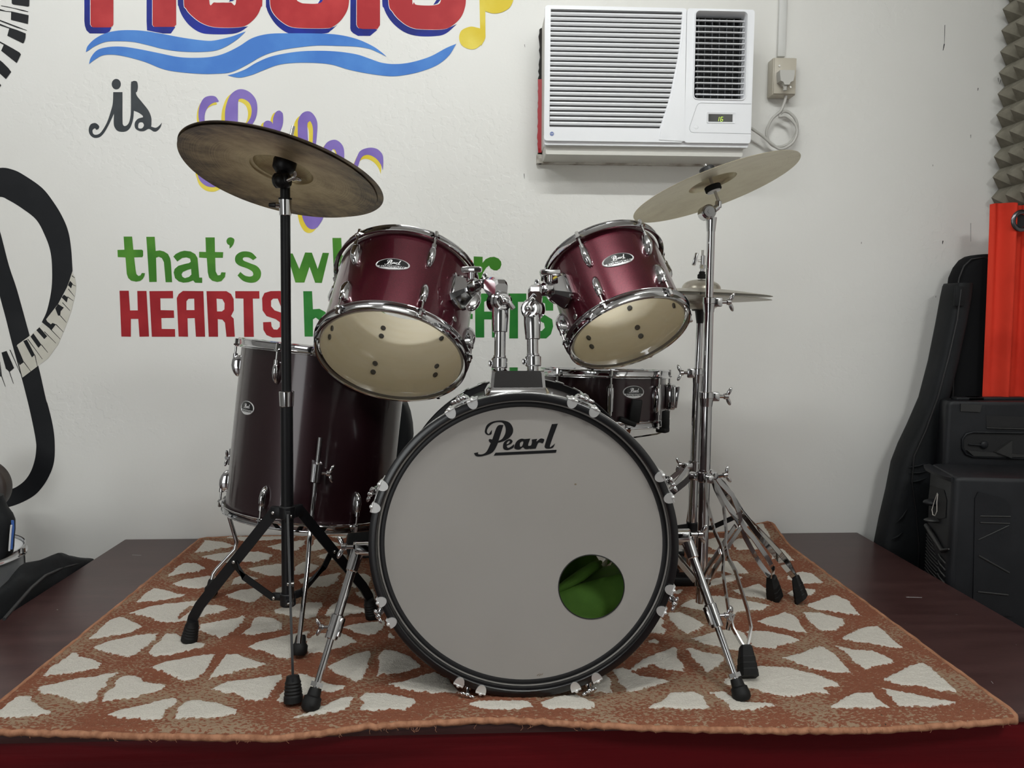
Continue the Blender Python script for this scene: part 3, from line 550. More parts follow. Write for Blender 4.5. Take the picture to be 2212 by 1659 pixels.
q = np.stack([idx[:-1, :-1], idx[1:, :-1], idx[1:, 1:], idx[:-1, 1:]], -1).reshape(-1, 4)
me = bpy.data.meshes.new('pile'); vv = np.stack([P[:, 0], P[:, 1]-1.9, z-ZP], 1)
me.from_pydata(vv.tolist(), [], q.tolist()); me.update()
at = me.attributes.new('sd', 'FLOAT', 'POINT'); at.data.foreach_set('value', sd.astype(np.float32))
for p in me.polygons: p.use_smooth = True
me.materials.append(rugm); po = bpy.data.objects.new('pile', me); COL.objects.link(po); po.parent = rug
bindm = mat('rust_binding', (.42, .19, .10), .8); noise_col(bindm, (.26, .11, .055), (.40, .19, .105), 90, .35, .65, 3, stretch=(1, .3, 1), bump=.6, bscale=160, bdist=.002)
Z3 = z.reshape(NX, NY); pth = [(gx[i], Y[i, 0]-.001, Z3[i, 0]-.0005+.0012*math.sin(i*.9)) for i in range(0, NX, 3)]
pth += [(rxr+.001, Y[-1, j], Z3[-1, j]-.0005) for j in range(3, NY, 4)] + [(gx[i], ryb+.001, Z3[i, -1]) for i in range(NX-4, 0, -4)] + [(rxl-.001, Y[0, j], Z3[0, j]-.0005) for j in range(NY-4, 2, -4)]
MB().tube(pth, .0062, 8, closed=True).build('binding', bindm, rug, 60, True)
# frayed threads along the front edge
fr_ = MB(); rr = random.Random(8)
for i in range(70):
    x = rr.uniform(-.8, .97); y = float(rug_front(x)); zz = ZR-.008
    a = Vector((x, y-.004, zz)); b = a+Vector((rr.uniform(-.008, .008), -rr.uniform(.002, .006), -rr.uniform(.002, .008))); c = b+Vector((rr.uniform(-.006, .006), -.001, rr.uniform(-.005, .003)))
    fr_.tube([a, b, c], .0003, 4)
o = fr_.build('loose_thread', bindm, rug, 60, True); o['kind'] = 'stuff'
# ================================================================== DRUM PIECES
def wing(mb, M, s=1.0, lobes=True):
    """wing screw: stem along +x of M, two lobes in the x-z plane"""
    mb.cyl((0, 0, 0), (.014*s, 0, 0), .0032*s, n=10, M=M); mb.cyl((.010*s, 0, 0), (.018*s, 0, 0), .0055*s, n=12, M=M, bev=.001*s)
    for q in (-1, 1):
        T = M @ Matrix.Translation((.019*s, 0, q*.0085*s)) @ Matrix.Rotation(q*.45, 4, 'Y')
        mb.ball((0, 0, 0), .009*s, (.42, .36, 1), 12, T)
def hoop_prof(r, s=1):  # s=+1 : lip at z=0 (bottom hoop), mirrored by caller
    return [(r+.004, .000), (r+.0065, -.0012), (r+.0088, .0002), (r+.0082, .0022), (r+.0062, .0032), (r+.0060, .0130), (r+.0078, .0162), (r+.0125, .0185), (r+.0130, .0198), (r+.0120, .0205), (r+.0060, .0185), (r+.0035, .0150), (r+.0035, .0030), (r+.004, .000)]
def lug_mb(L_, flip, w=.0092, h=.020):
    """tear drop lug: local x outward, z along drum; rod end at z=0, tail at z=L_*flip"""
    mb = MB(); secs = []
    st = [(0, .62, .62), (.05, .80, .80), (.25, .96, .97), (.50, 1.0, 1.0), (.72, .90, .84), (.88, .68, .60), (.97, .45, .36), (1, .22, .18)]
    for t, ww, hh in st:
        zz = t*L_*flip; q = []
        for k in range(9):
            a = math.pi*(k/8); q.append((h*hh*math.sin(a)**.7, w*ww*math.cos(a), zz))
        q.append((-.003, -w*ww, zz)); q.append((-.003, w*ww, zz)); secs.append(q)
    mb.loft(secs); mb.cyl((h*.62, 0, -.004*flip), (h*.62, 0, .008*flip), .0055, n=14, bev=.001)
    return mb
def logo_font(s, size=1.0, extr=0):
    cu = bpy.data.curves.new('t', 'FONT'); cu.body = s; cu.size = size; cu.align_x = 'CENTER'; cu.align_y = 'CENTER'; cu.offset = .012*size
    o = bpy.data.objects.new('t', cu); COL.objects.link(o); bpy.context.view_layer.update()
    me = o.evaluated_get(bpy.context.evaluated_depsgraph_get()).to_mesh()
    vs = [tuple(v.co) for v in me.vertices]; fs = [tuple(p.vertices) for p in me.polygons]
    bpy.data.objects.remove(o); return vs, fs
# script word mark as traced outlines (crop pixels)
LG = (780, 780, 3.16)
WORD = [("872,498* 893,468* 890,498 868,505 850,495 845,475 860,435 900,412 960,405 1010,418 1035,452 1036,488 1015,520 985,541 955,552 935,557* 920,590 900,620 870,637 820,650 785,648 770,628* 800,622* 800,635 830,635 858,615 885,560* 872,545 876,532 895,535* 930,445 972,435* 938,545* 965,528 985,490 985,450 965,420 920,418 885,435 862,465 860,488",),
        ("969,590 972,562 990,541 1016,532 1034,545 1024,564 996,577 1003,592 1025,582 1045,565* 1040,590 1004,607 978,603", "993,566 1000,551 1013,544 1014,553 1004,563"), ("1045,590 1060,550 1090,530 1118,532* 1155,528* 1140,575 1162,575* 1150,597 1120,600 1105,588 1085,602 1060,602", "1085,560 1098,548 1108,552 1098,580 1085,582"),
        ("1165,535* 1202,530* 1198,548 1225,528 1250,535 1240,560 1220,555 1207,562 1192,597* 1150,600* 1165,560",), ("1302,430* 1343,427* 1290,575 1305,577 1325,560* 1310,590 1280,598 1255,590 1258,560",), ("!918,625 1335,605 1330,625 905,645",)]
WORDP = [[parse(q, LG) for q in s] for s in WORD]
BFONT = logo_font('ROADSHOW', 1.0)
LOGO_M = mat('logo_black', (.006, .006, .007), .6, spec=.2)
BADGE_D = mat('badge_black', (.006, .006, .007), .2, coat=.5); BADGE_W = mat('badge_silver', (.72, .72, .72), .3, .3)
def badge(parent, r, a, z, w, h):
    """oval maker's plate bent to the shell"""
    mp = lambda u, v_, e: pol(r+e, a+u/r, z+v_)
    def ell(mb, k, e, v0=-9, v1=9):
        n = 40; rings = [[] for _ in range(7)]
        for j in range(7):
            for i in range(n):
                t = 2*math.pi*i/n; u = w/2*k*math.cos(t)*j/6; vv_ = max(v0, min(v1, h/2*k*math.sin(t)*j/6)); rings[j].append(mp(u, vv_, e))
        return mb.loft(rings, cap=False)
    b = MB(); ell(b, 1, .0012)
    secs = [[mp(w/2*q*math.cos(2*math.pi*i/40), h/2*q*math.sin(2*math.pi*i/40), e) for i in range(40)] for q, e in ((1, 0), (1, .0016), (.965, .0022), (.93, .0013))]
    b.loft(secs, cap=False); bo = b.build('badge', BADGE_W, parent, 40)
    d = MB(); ell(d, .91, .0016, -h*.13, 9); d.build('badge_field', BADGE_D, bo, 0)
    d = MB(); ell(d, .91, .0016, -h*.35, -h*.335); 
    # script letters, white on black
    lt = MB(); cx_, cy_ = (LG[0]+1057/3.16, LG[1]+527/3.16); k = w*.46/180.0
    for lp in WORDP: lt.poly(lp, lambda x, y, kk: mp((x-cx_)*k, -(y-cy_)*k+h*.14, .0020))
    lt.build('badge_lettering', P_WHT, bo, 0)
    bl = MB(); s = w*.125; bl.add([mp(p[0]*s, p[1]*s-h*.235, .0020) for p in BFONT[0]], BFONT[1]); bl.build('badge_lettering', BADGE_D, bo, 0)
def drum(name, label, M, r, Ln, shell, nlug, ph, top, bottom, interior=WOOD, lugL=.05, double=False, bolts=True, lug_off=.030, lug_mats=CHROME):
    t = thing(name, label, 'drum', M)
    MB().lathe([(r, .012), (r, Ln-.012)], 72).build('shell', shell, t, 60)
    MB().lathe([(r-.0075, .012), (r-.0075, Ln-.012), (r-.004, Ln-.005), (r-.0002, Ln-.012), (r-.0002, .012), (r-.004, .005), (r-.0075, .012)], 72).build('inner_shell', interior, t, 60)
    for e, m_, nm in ((0, bottom, 'bottom_head'), (1, top, 'top_head')):
        zz = .004 if e == 0 else Ln-.004; MB().lathe([(.0001, zz), (r*.5, zz), (r-.004, zz), (r+.002, zz+(.004 if e == 0 else -.004)), (r+.0035, zz+(.010 if e == 0 else -.010))], 72).build(nm, m_, t, 40)
        pr = hoop_prof(r) if e == 0 else [(a, Ln-b) for a, b in hoop_prof(r)]
        hp = MB().lathe(pr, 96)
        for i in range(nlug):
            a = ph+i*2*math.pi/nlug; M2 = radial(r, a, 0 if e == 0 else Ln); f = 1 if e == 0 else -1
            # pulled ear where the tension rod passes
            q = [[(.006, y_*1.0, f*z_) for y_, z_ in ((-.013, .0135), (.013, .0135), (.010, .0195), (-.010, .0195))], [(.0185, y_, f*z_) for y_, z_ in ((-.006, .0150), (.006, .0150), (.005, .0180), (-.005, .0180))]]
            hp.loft(q, M2)
        hp.build('hoop', CHROME, t, 35)
    for i in range(nlug):
        a = ph+i*2*math.pi/nlug
        if double:
            mid = Ln/2; lg = MB(); h_ = .020
            secs = []
            for zz, ww, hh in ((-.036, .6, .55), (-.030, 1, .9), (0, 1, 1), (.030, 1, .9), (.036, .6, .55)):
                q = [(h_*hh*math.sin(math.pi*k/8)**.6, .0095*ww*math.cos(math.pi*k/8), zz) for k in range(9)]+[(-.002, -.0095*ww, zz), (-.002, .0095*ww, zz)]; secs.append(q)
            lg.loft(secs, radial(r, a, mid)); lo = lg.build('lug', lug_mats, t, 40)
            rd = MB()
            for f in (1, -1):
                R0 = radial(r+.0135, a, mid); e = Ln/2-.012
                rd.cyl((0, 0, f*.030), (0, 0, f*e), .0026, n=10, M=R0); rd.cyl((0, 0, f*e), (0, 0, f*(e+.014)), .0042, n=6, M=R0); rd.cyl((0, 0, f*.030), (0, 0, f*.040), .0048, n=12, M=R0)
            rd.build('tension_rod', CHROME_D, lo, 40)
        else:
            for e in (0, 1):
                z0 = lug_off+.012 if e == 0 else Ln-lug_off-.012; f = 1 if e == 0 else -1
                lo = MB().loft([], None) if False else lug_mb(lugL, f)
                T = radial(r, a, z0); lo.v = [tuple(T @ Vector(p)) for p in lo.v]; lob = lo.build('lug', lug_mats, t, 40)
                rd = MB(); R0 = radial(r+.0130, a, z0)
                rd.cyl((0, 0, .004*f), (0, 0, -(lug_off+.004)*f), .0026, n=10, M=R0); rd.cyl((0, 0, -(lug_off-.008)*f), (0, 0, -(lug_off+.010)*f), .0044, n=6, M=R0); rd.cyl((0, 0, -.003*f), (0, 0, .006*f), .0050, n=10, M=R0)
                rd.build('tension_rod', CHROME_D, lob, 40)
                if bolts:
                    for dz in (.010, .034):
                        Rb = radial(r-.0076, a, z0+dz*f); MB().cyl((0, 0, 0), (-.0035, 0, 0), .0062, n=16, M=Rb, bev=.0008).build('lug_bolt', BLACKP, t, 40)
    return t
# ------------------------------------------------------------------ BASS DRUM
BO = Vector((.0878, 1.3999, .7511)); BAX = Vector((-.0501, -.9987, .0133))     # front rim centre, axis towards the camera
BM = frame(BO, BAX, BO+Vector((0, 0, -5)))    # local: z toward camera, angle 0 = down, + = screen right
BM3 = BM
def bup(a): return math.pi-a                   # angle from the top, clockwise as seen
BR = .290; SR = .2765; BL = .44
bass = thing('bass_drum', 'large bass drum with a grey-white front head, black hoop and round port hole', 'drum', BM)
hp = [(BR-.014, 0), (BR-.0125, .0015), (BR-.002, .0015), (BR, 0), (BR, -.036), (BR-.002, -.038), (BR-.014, -.038), (BR-.014, 0)]
MB().lathe(hp, 128).build('wooden_hoop', BLACKL, bass, 40)
MB().lathe([(BR-.0015, -.011), (BR+.0003, -.012), (BR+.0003, -.026), (BR-.0015, -.027)], 128).build('hoop_inlay', CHROME_D, bass, 40)
MB().lathe([(a, -BL-b) for a, b in [(p[0], -(-p[1])) for p in hp]], 128).build('wooden_hoop', BLACKL, bass, 40)
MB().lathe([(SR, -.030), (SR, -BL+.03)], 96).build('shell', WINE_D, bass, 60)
MB().lathe([(SR-.008, -.030), (SR-.008, -BL+.03), (SR-.001, -BL+.03), (SR-.001, -.030), (SR-.008, -.030)], 96).build('inner_shell', WOOD, bass, 60)
# front head with the port hole, in the plane z=-.018
HZ = -.017; Hn = (BM.to_3x3() @ Vector((0, 0, 1))); Ho = BM @ Vector((0, 0, HZ)); BI = BM.inverted()
def head_pt(px, py): p = BI @ PPL(px, py, Ho, Hn); return (p.x, p.y)
hc = head_pt(1277.5, 1268); hr = (head_pt(1348.5, 1268)[0]-head_pt(1206.5, 1268)[0])/2; hr = abs(hr)
n = 96; HRO = BR-.0145
outer = [(HRO*math.cos(2*math.pi*i/n), HRO*math.sin(2*math.pi*i/n)) for i in range(n)]; hole = [(hc[0]+hr*math.cos(2*math.pi*i/64), hc[1]+hr*math.sin(2*math.pi*i/64)) for i in range(64)]
hd = MB(); hd.poly([outer, hole], lambda x, y, k: (x, y, HZ-.0008*k), depth=1)
fh = hd.build('front_head', HEAD_F, bass, 0)
MB().tube([(hc[0]+hr*math.cos(2*math.pi*i/64), hc[1]+hr*math.sin(2*math.pi*i/64), HZ) for i in range(64)], .0011, 6, closed=True).build('port_rim', BLACKP, fh, 60)
MB().lathe([(HRO, HZ-.004), (HRO-.004, HZ+.001), (HRO-.011, HZ+.0008), (HRO-.013, HZ+.0002)], 128).build('head_collar', BLACKP, fh, 60)
MB().lathe([(.0001, -BL+.02), (BR-.0145, -BL+.02)], 96).build('rear_head', HEAD_T, bass, 0)
lt = MB()
for lp in WORDP: lt.poly([[head_pt(*p) for p in q][::-1] for q in lp], lambda x, y, k: (x, y, HZ+.0006))
lt.build('logo', LOGO_M, fh, 0)
scm = mat('scuff_brown', (.20, .15, .10), .7)
for (a_, b_, r_) in ((1243, 1046, .0012),): 
    sp = MB(); p = head_pt(a_, b_); sp.poly([el(p[0], p[1], .0022, .0016, 10)], lambda x, y, k: (x, y, HZ+.0005)); sp.build('scuff', scm, fh, 0)
for (x1, y1, x2, y2) in ((1160, 1459, 1166, 1455), (1165, 1460, 1169, 1455), (1170, 1458, 1173, 1454)): MB().poly([[head_pt(*p) for p in stroke(x1, y1, x2, y2, 1.5)]], lambda x, y, k: (x, y, HZ+.0005)).build('scuff', scm, fh, 0)
# claws: eight stations with a pair of hooks each, one wing rod in the middle
stations = [-23.7, 22.3, 66.2, 110.3, 155.3, 200.3, 244.2, 289.5]
for s_ in stations:
    cl = MB()
    for dl in (-4.4, 4.4):
        A = bup(math.radians(s_+dl)); R0 = radial(BR, A, 0)
        # hook: half-disc tongue on the front face, strap over the outside
        q = [(-.0005+.001, y_, .0016) for y_ in (-.0095, .0095)]
        disc = [(-.0145*math.sin(math.pi*i/10)**.9-.0, .0098*math.cos(math.pi*i/10)) for i in range(11)]
        disc = disc+[(.003, -.0098), (.003, .0098)]
        cl.poly([disc], lambda x, y, k: R0 @ Vector((x, y, .0042-.0028*k)), depth=1)
        cl.box((.0018, 0, -.015), (.003, .0196, .040), M=R0, b=.0008); cl.cyl((.0042, 0, .002), (.0042, 0, -.034), .0030, n=10, M=R0); cl.ball((.0030, 0, .0048), .0034, (1, 1, .6), 10, R0)
        cl.box((-.001, 0, -.037), (.010, .0196, .003), M=R0)
    R1_ = radial(BR, bup(math.radians(s_)), 0)
    arc = [radial(BR+.0035, bup(math.radians(s_+k)), -.034) @ Vector((0, 0, 0)) for k in np.linspace(-5, 5, 7)]
    cl.bar(arc, (0, 0, 1), .012, .003)
    co = cl.build('claw', CLAW, bass, 35)
    rd = MB(); rd.cyl((.012, 0, .002), (.012, 0, -.115), .0032, n=10, M=R1_); rd.cyl((.012, 0, -.020), (.012, 0, -.040), .0068, n=14, M=R1_, bev=.001)
    rd.bar([R1_ @ Vector(p) for p in ((.003, 0, -.034), (.012, 0, -.030))], R1_.to_3x3() @ Vector((0, 1, 0)), .014, .004)
    rd.ball((.012, 0, .004), .0056, (1, 1, .8), 12, R1_)
    for q in (-1, 1): rd.ball((.012, q*.009, .006), .0060, (.6, 1.1, .45), 10, R1_)
    rd.build('tension_rod', CHROME, co, 40)
    lg = lug_mb(.052, -1, .0105, .023); T = radial(SR, bup(math.radians(s_)), -.105); lg.v = [tuple(T @ Vector(p)) for p in lg.v]; lg.build('lug', CHROME, bass, 40)
    cr = MB()
    for dl in (-4.4, 4.4):
        R0 = radial(BR, bup(math.radians(s_+dl)), -BL); cr.box((.0018, 0, .015), (.003, .0196, .040), M=R0, b=.0008); cr.box((-.006, 0, -.002), (.018, .0196, .003), M=R0)
    cr.build('claw', CHROME_D, bass, 35)
# tom mount plate on top of the shell
mt = MB()
Bc = BI
def bl(p): return BI @ Vector(p)
y0, y1 = 1.450, 1.545
def mpl(px, py, Y): return PY(px, py, Y)
fx0, fx1 = PY(1063, 803, y0).x, PY(1176, 803, y0).x; zt = PY(1120, 801, y0).z
bx0, bx1 = PY(1048, 850, y0-.012).x, PY(1190, 850, y0-.012).x; zb = zt-.052
secs = []
for k, (zz, g) in enumerate(((zt-.070, 1.06), (zb+.006, 1.0), (zt-.034, .50), (zt-.032, .25), (zt-.004, .03), (zt, 0))):
    xa = fx0+(bx0-fx0)*g; xb = fx1+(bx1-fx1)*g; ya = y0-.012*g; yb = y1+.012*g; c_ = .006 if k < 5 else .009
    secs.append([(xa+c_, ya, zz), (xb-c_, ya, zz), (xb, ya+c_, zz), (xb, yb-c_, zz), (xb-c_, yb, zz), (xa+c_, yb, zz), (xa, yb-c_, zz), (xa, ya+c_, zz)])
mt.loft(secs); mt.build('tom_mount', CHROME, bass, 30, True)
# spurs
def spur(bpx, bY, foot, side):
    B = PY(*bpx, bY); Fp = Vector(foot); d = (Fp-B).normalized(); Ln = (Fp-B).length
    mb = MB(); mb.cyl(B, B+d*Ln*.52, .0088, n=20); mb.cyl(B+d*Ln*.50, B+d*(Ln-.030), .0064, n=18)
    sp_ = mb.build('spur', CHROME, bass, 40, True)
    k = MB(); sd_ = Vector((side, 0, 0)); k.cyl(B-d*.004, B+d*.040, .0135, .0115, n=20, bev=.002)
    k.cyl(B+Vector((-side*.035, .01, .004)), B+Vector((side*.006, -.004, .008)), .015, n=20, bev=.002)
    T = Matrix.Translation(B+Vector((side*.006, -.006, .012))) @ Matrix.Rotation(0 if side > 0 else math.pi, 4, 'Z'); 
    wing(k, T @ Matrix.Rotation(.3, 4, 'X'), 1.35)
    k.box((0, 0, 0), (.030, .05, .05), M=Matrix.Translation(B+Vector((-side*.040, .014, .004))), b=.006)
    k.build('spur_bracket', CHROME, bass, 40, True)
    c = MB(); m_ = B+d*Ln*.50; c.cyl(m_-d*.022, m_+d*.024, .0122, n=20, bev=.0015); c.box((0, 0, 0), (.012, .010, .036), M=Matrix.Translation(m_+Vector((-side*.010, -.004, 0))) @ d.to_track_quat('Z', 'Y').to_matrix().to_4x4(), b=.003)
    wing(c, Matrix.Translation(m_+Vector((side*.010, -.003, 0))) @ Matrix.Rotation(0 if side > 0 else math.pi, 4, 'Z'), 1.05); c.build('spur_collar', CHROME, bass, 40, True)
    f = MB(); e = Fp-d*.034; f.cyl(e-d*.010, e-d*.002, .0125, n=6); f.build('lock_nut', CHROME, bass, 30, True)
    g = MB(); q = d.to_track_quat('Z', 'Y').to_matrix().to_4x4(); q.translation = e
    g.lathe([(.001, 0), (.0105, 0), (.0115, .004), (.0125, .014), (.0160, .0165), (.0165, .024), (.0175, .027), (.0165, .036), (.012, .041), (.001, .041)], 24, q, True); g.build('rubber_foot', RUBBER, bass, 40, True)
spur((772, 1192), 1.50, (-.3047, 1.3664, ZR+.004), -1)
spur((1484, 1165), 1.52, (.5018, 1.3726, ZR+.004), 1)
# green cushion inside the bass drum
grn_c = mat('green_cloth', (.060, .155, .012), .85); noise_col(grn_c, (.05, .135, .010), (.075, .18, .016), 14, .35, .65, 4, bump=.3, bscale=500, bdist=.0006)
cu = thing('cushion', 'folded green cloth cushion seen through the bass drum port hole', 'cushion', (BO.x+.05, BO.y+.15, ZR+.03))
def blanket(name, pts, prof, thick=.02):
    """wavy cloth sheet: pts grid"""
gxn, gyn = 40, 26; vs = []; ff = []
def surf(u, w, base, amp, ph_):
    x = BO.x-.20+.40*u; R_ = math.sqrt(max(0, (SR-.012)**2-(x-BO.x)**2)); fl = BO.z-R_+.004
    zt_ = base(u); y = BO.y+.055+.10*(1-w)**1.5*0+.30*(1-w)*0
    return x, fl, zt_
def slab(front_y, top_f, bulge, dz=0.):
    mb = MB(); secs = []
    for i in range(41):
        u = i/40; x = BO.x-.19+.42*u; R_ = math.sqrt(max(1e-4, (SR-.012)**2-(x-BO.x)**2)); fl = BO.z-R_+.003; zt_ = max(fl+.004, top_f(u)); ring = []
        for k in range(13):
            t = k/12; zz = fl+(zt_-fl)*t; y = front_y+.012*math.sin(u*7+t*2)-bulge*math.sin(math.pi*min(1, t*1.02))**.6
            ring.append((x, y, zz))
        for k in range(6):
            t = k/5; ring.append((x, front_y+.02+.12*t, zt_-.03*t*t-.004*math.sin(t*6+u*9)))
        ring.append((x, front_y+.16, fl+.002)); secs.append(ring)
    return mb.loft(secs)
tz = lambda px, py, Y: PY(px, py, Y).z
zA = tz(1210, 1282, 1.49); zB = tz(1345, 1240, 1.49)
u_of = lambda px: (PY(px, 1250, 1.49).x-(BO.x-.19))/.42
uA, uB = u_of(1210), u_of(1345)
fold1 = lambda u: zA+(zB-zA)*((u-uA)/(uB-uA))**.75 if u > uA else zA-.12*(uA-u)
slab(BO.y+.085, lambda u: fold1(u), .022).build('front_fold', grn_c, cu, 70, True)
zP = tz(1288, 1195, 1.56)
slab(BO.y+.155, lambda u: zP+.03-1.1*abs(u-u_of(1262))**1.35, .03).build('rear_fold', grn_c, cu, 70, True)
rid = MB(); rid.tube([PY(1200, 1278, 1.50), PY(1225, 1262, 1.497), PY(1255, 1243, 1.50), PY(1285, 1222, 1.51), PY(1298, 1214, 1.525)], [.006, .010, .012, .010, .004], 12); rid.build('crease', grn_c, cu, 80, True)
COATED = mat('coated_head', (.60, .59, .56), .6)
# ------------------------------------------------------------------ TOMS
lax = Vector((.110, .6333, .766)); lo_ = Vector((-.1783, 1.6125, 1.0904))
LM = frame(lo_, lax)
LR, LL = .1515, .232
a1, z1, _ = on_cyl(LM, LR, 912, 672); a2, z2, _ = on_cyl(LM, LR, 746, 640)
ph = (a1+a2)/2-math.pi/6 if a2 < 0 else 0
ltom = drum('rack_tom', 'wine red rack tom on the left, the larger one, tilted over the bass drum', LM, LR, LL, WINE, 6, (a1+a2)/2+math.pi/6, HEAD_C, FILM)
ba, bz, _ = on_cyl(LM, LR, 848, 571); badge(ltom, LR, ba, bz, .070, .030)
rax = Vector((-.226, .5484, .8051)); ro_ = Vector((.3267, 1.6253, 1.1411))
RM = frame(ro_, rax); RR, RL = .1265, .2035
a1, z1, _ = on_cyl(RM, RR, 1297, 655); a2, z2, _ = on_cyl(RM, RR, 1430, 605)
rtom = drum('rack_tom', 'wine red rack tom on the right, the smaller one, tilted over the bass drum', RM, RR, RL, WINE, 6, (a1+a2)/2+math.pi/6, HEAD_C, FILM, lugL=.048, lug_off=.028)
ba, bz, _ = on_cyl(RM, RR, 1335, 561); badge(rtom, RR, ba, bz, .068, .030)
def vent(t, M, r, px, py):
    a, z_, _ = on_cyl(M, r, px, py); v_ = MB(); v_.lathe([(.0035, .0012), (.0058, .0016), (.0066, .0002)], 20, radial(r, a, z_) @ Matrix.Rotation(math.pi/2, 4, 'Y')); v_.lathe([(.0001, .0006), (.0036, .0007)], 16, radial(r, a, z_) @ Matrix.Rotation(math.pi/2, 4, 'Y')); v_.build('vent_grommet', STEEL, t, 40)
vent(ltom, LM, LR, 982, 689); vent(rtom, RM, RR, 1243, 684)
# mounting bracket on a tom and the arm that grips it
def holder(tom, M, r, bpx, joint, base, side, label):
    a, z_, Wp = on_cyl(M, r, *bpx); R0 = radial(r, a, z_)
    b = MB(); secs = []
    for x, w_, h_ in ((-.004, .024, .033), (.006, .0255, .035), (.018, .0225, .030), (.034, .0160, .021), (.040, .0145, .019)):
        c = .3; secs.append([(x, w_*p, h_*q) for p, q in ((-1, -1+c), (-1, 1-c), (-1+c, 1), (1-c, 1), (1, 1-c), (1, -1+c), (1-c, -1), (-1+c, -1))])
    b.loft(secs, R0); b.cyl((.034, 0, 0), (.056, 0, 0), .0150, n=24, M=R0, bev=.002)
    for q in (-1, 1):
        b.cyl((.005, q*.022, -q*.030), (.012, q*.022, -q*.030), .0035, n=10, M=R0)
    bo = b.build('mount_bracket', CHROME, tom, 25)
    k = MB(); Wd = M @ R0 @ Vector((.040, 0, 0)); T = M.inverted() @ (Matrix.Translation(Wd+Vector((0, -.010, .016))) @ Matrix.Rotation(-math.pi/2, 4, 'Y'))
    k.cyl((0, 0, 0), (.014, 0, 0), .006, n=12, M=T); k.box((.019, 0, 0), (.012, .016, .042), M=T @ Matrix.Rotation(.25*side, 4, 'X'), b=.005); k.build('wing_bolt', CHROME, bo, 40)
    # arm
    J = Vector(joint); Bp = Vector(base); h = thing('tom_arm', label, 'drum arm', (Bp.x, Bp.y, Bp.z))
    m = MB(); m.cyl(Bp-Vector((0, 0, .05)), Bp+(J-Bp)*.80, .0112, n=28); m.build('tube', CHROME, h, 40, True)
    up = (J-Bp).normalized()
    m = MB(); m.cyl(Bp+up*.001, Bp+up*.022, .0158, n=24, bev=.002); m.cyl(Bp+up*.022, Bp+up*.026, .0125, n=24); m.box((0, 0, 0), (.008, .008, .012), M=Matrix.Translation(Bp+up*.011+Vector((-.0175, -.002, 0))), b=.002); m.build('memory_lock', CHROME, h, 40, True)
    m = MB(); q = up.to_track_quat('Z', 'Y').to_matrix().to_4x4(); q.translation = J-up*.060
    m.lathe([(.0120, 0), (.0145, .001), (.0165, .030), (.0165, .050), (.012, .056)], 28, q, True); m.build('sleeve', CHROME, h, 35, True)
    # ratchet: two discs on an axis that looks to the front
    ax = Vector((.30*-side, -.95, .05)).normalized(); m = MB(); m.cyl(J+ax*.006, J-ax*.026, .0215, n=36, bev=.003); m.cyl(J+ax*.004, J+ax*.020, .0185, n=36, bev=.004); m.cyl(J+ax*.018, J+ax*.022, .0120, .010, n=24)
    m.build('ratchet', CHROME, h, 30, True)
    m = MB(); T = Matrix.Translation(J+ax*.018) @ ax.to_track_quat('X', 'Z').to_matrix().to_4x4(); m.cyl((0, 0, 0), (.012, 0, 0), .0075, n=16, M=T, bev=.001)
    m.ball((.010, 0, 0), .0085, (.8, 1, 1), 14, T)
    m.box((.010, .010, .004), (.007, .026, .009), M=T @ Matrix.Rotation(.9*side, 4, 'X'), b=.0033); m.box((.010, -.008, -.003), (.007, .016, .008), M=T @ Matrix.Rotation(.9*side, 4, 'X'), b=.0033); m.build('wing_nut', CHROME, h, 40, True)
    # elbow block and hex rod into the bracket
    E_ = Wd+(M.to_3x3() @ R0.to_3x3() @ Vector((1, 0, 0)))*.030
    top_ = J-ax*.012+Vector((-side*-.004, 0, .030))
    d = (E_-top_); m = MB(); xd = d.normalized()
    side_v = Vector((0, -1, 0)); zz_ = (Vector((0, 0, 1))-xd*xd.z).normalized(); yy_ = zz_.cross(xd)
    Tm = Matrix(((xd.x, yy_.x, zz_.x, top_.x), (xd.y, yy_.y, zz_.y, top_.y), (xd.z, yy_.z, zz_.z, top_.z), (0, 0, 0, 1)))
    secs = []
    for x, hh, lo2 in ((-.022, .010, -.034), (-.016, .017, -.034), (-.002, .019, -.026), (.020, .0165, -.018), (.028, .015, -.015)):
        secs.append([(x, y_, z__) for y_, z__ in ((-.013, lo2+.004), (-.0135, hh-.005), (-.008, hh), (.008, hh), (.0135, hh-.005), (.013, lo2+.004), (.008, lo2), (-.008, lo2))])
    m.loft(secs, Tm); m.build('elbow', CHROME, h, 25, True)
    m = MB(); m.cyl(top_+xd*.026, E_, .0078, n=6); m.cyl(top_+xd*.024, top_+xd*.034, .0125, n=20, bev=.002); m.cyl(E_-xd*.014, E_-xd*.002, .0125, n=20, bev=.002); m.box((0, 0, .012), (.010, .012, .016), M=Matrix.Translation(E_-xd*.008), b=.003)
    m.cyl(E_, Wd-xd*-.004, .0078, n=6); m.build('hex_rod', CHROME, h, 30, True)
    return h
JL = PY(1081, 652, 1.515); JR = PY(1149, 668, 1.515)
BLp = PY(1079, 797, 1.497); BRp = PY(1152, 793, 1.497)
holder(ltom, LM, LR, (985, 633), JL, BLp, -1, 'chrome tom arm on the left of the bass drum mount, holding the larger tom')
holder(rtom, RM, RR, (1222, 628), JR, BRp, 1, 'chrome tom arm on the right of the bass drum mount, holding the smaller tom')
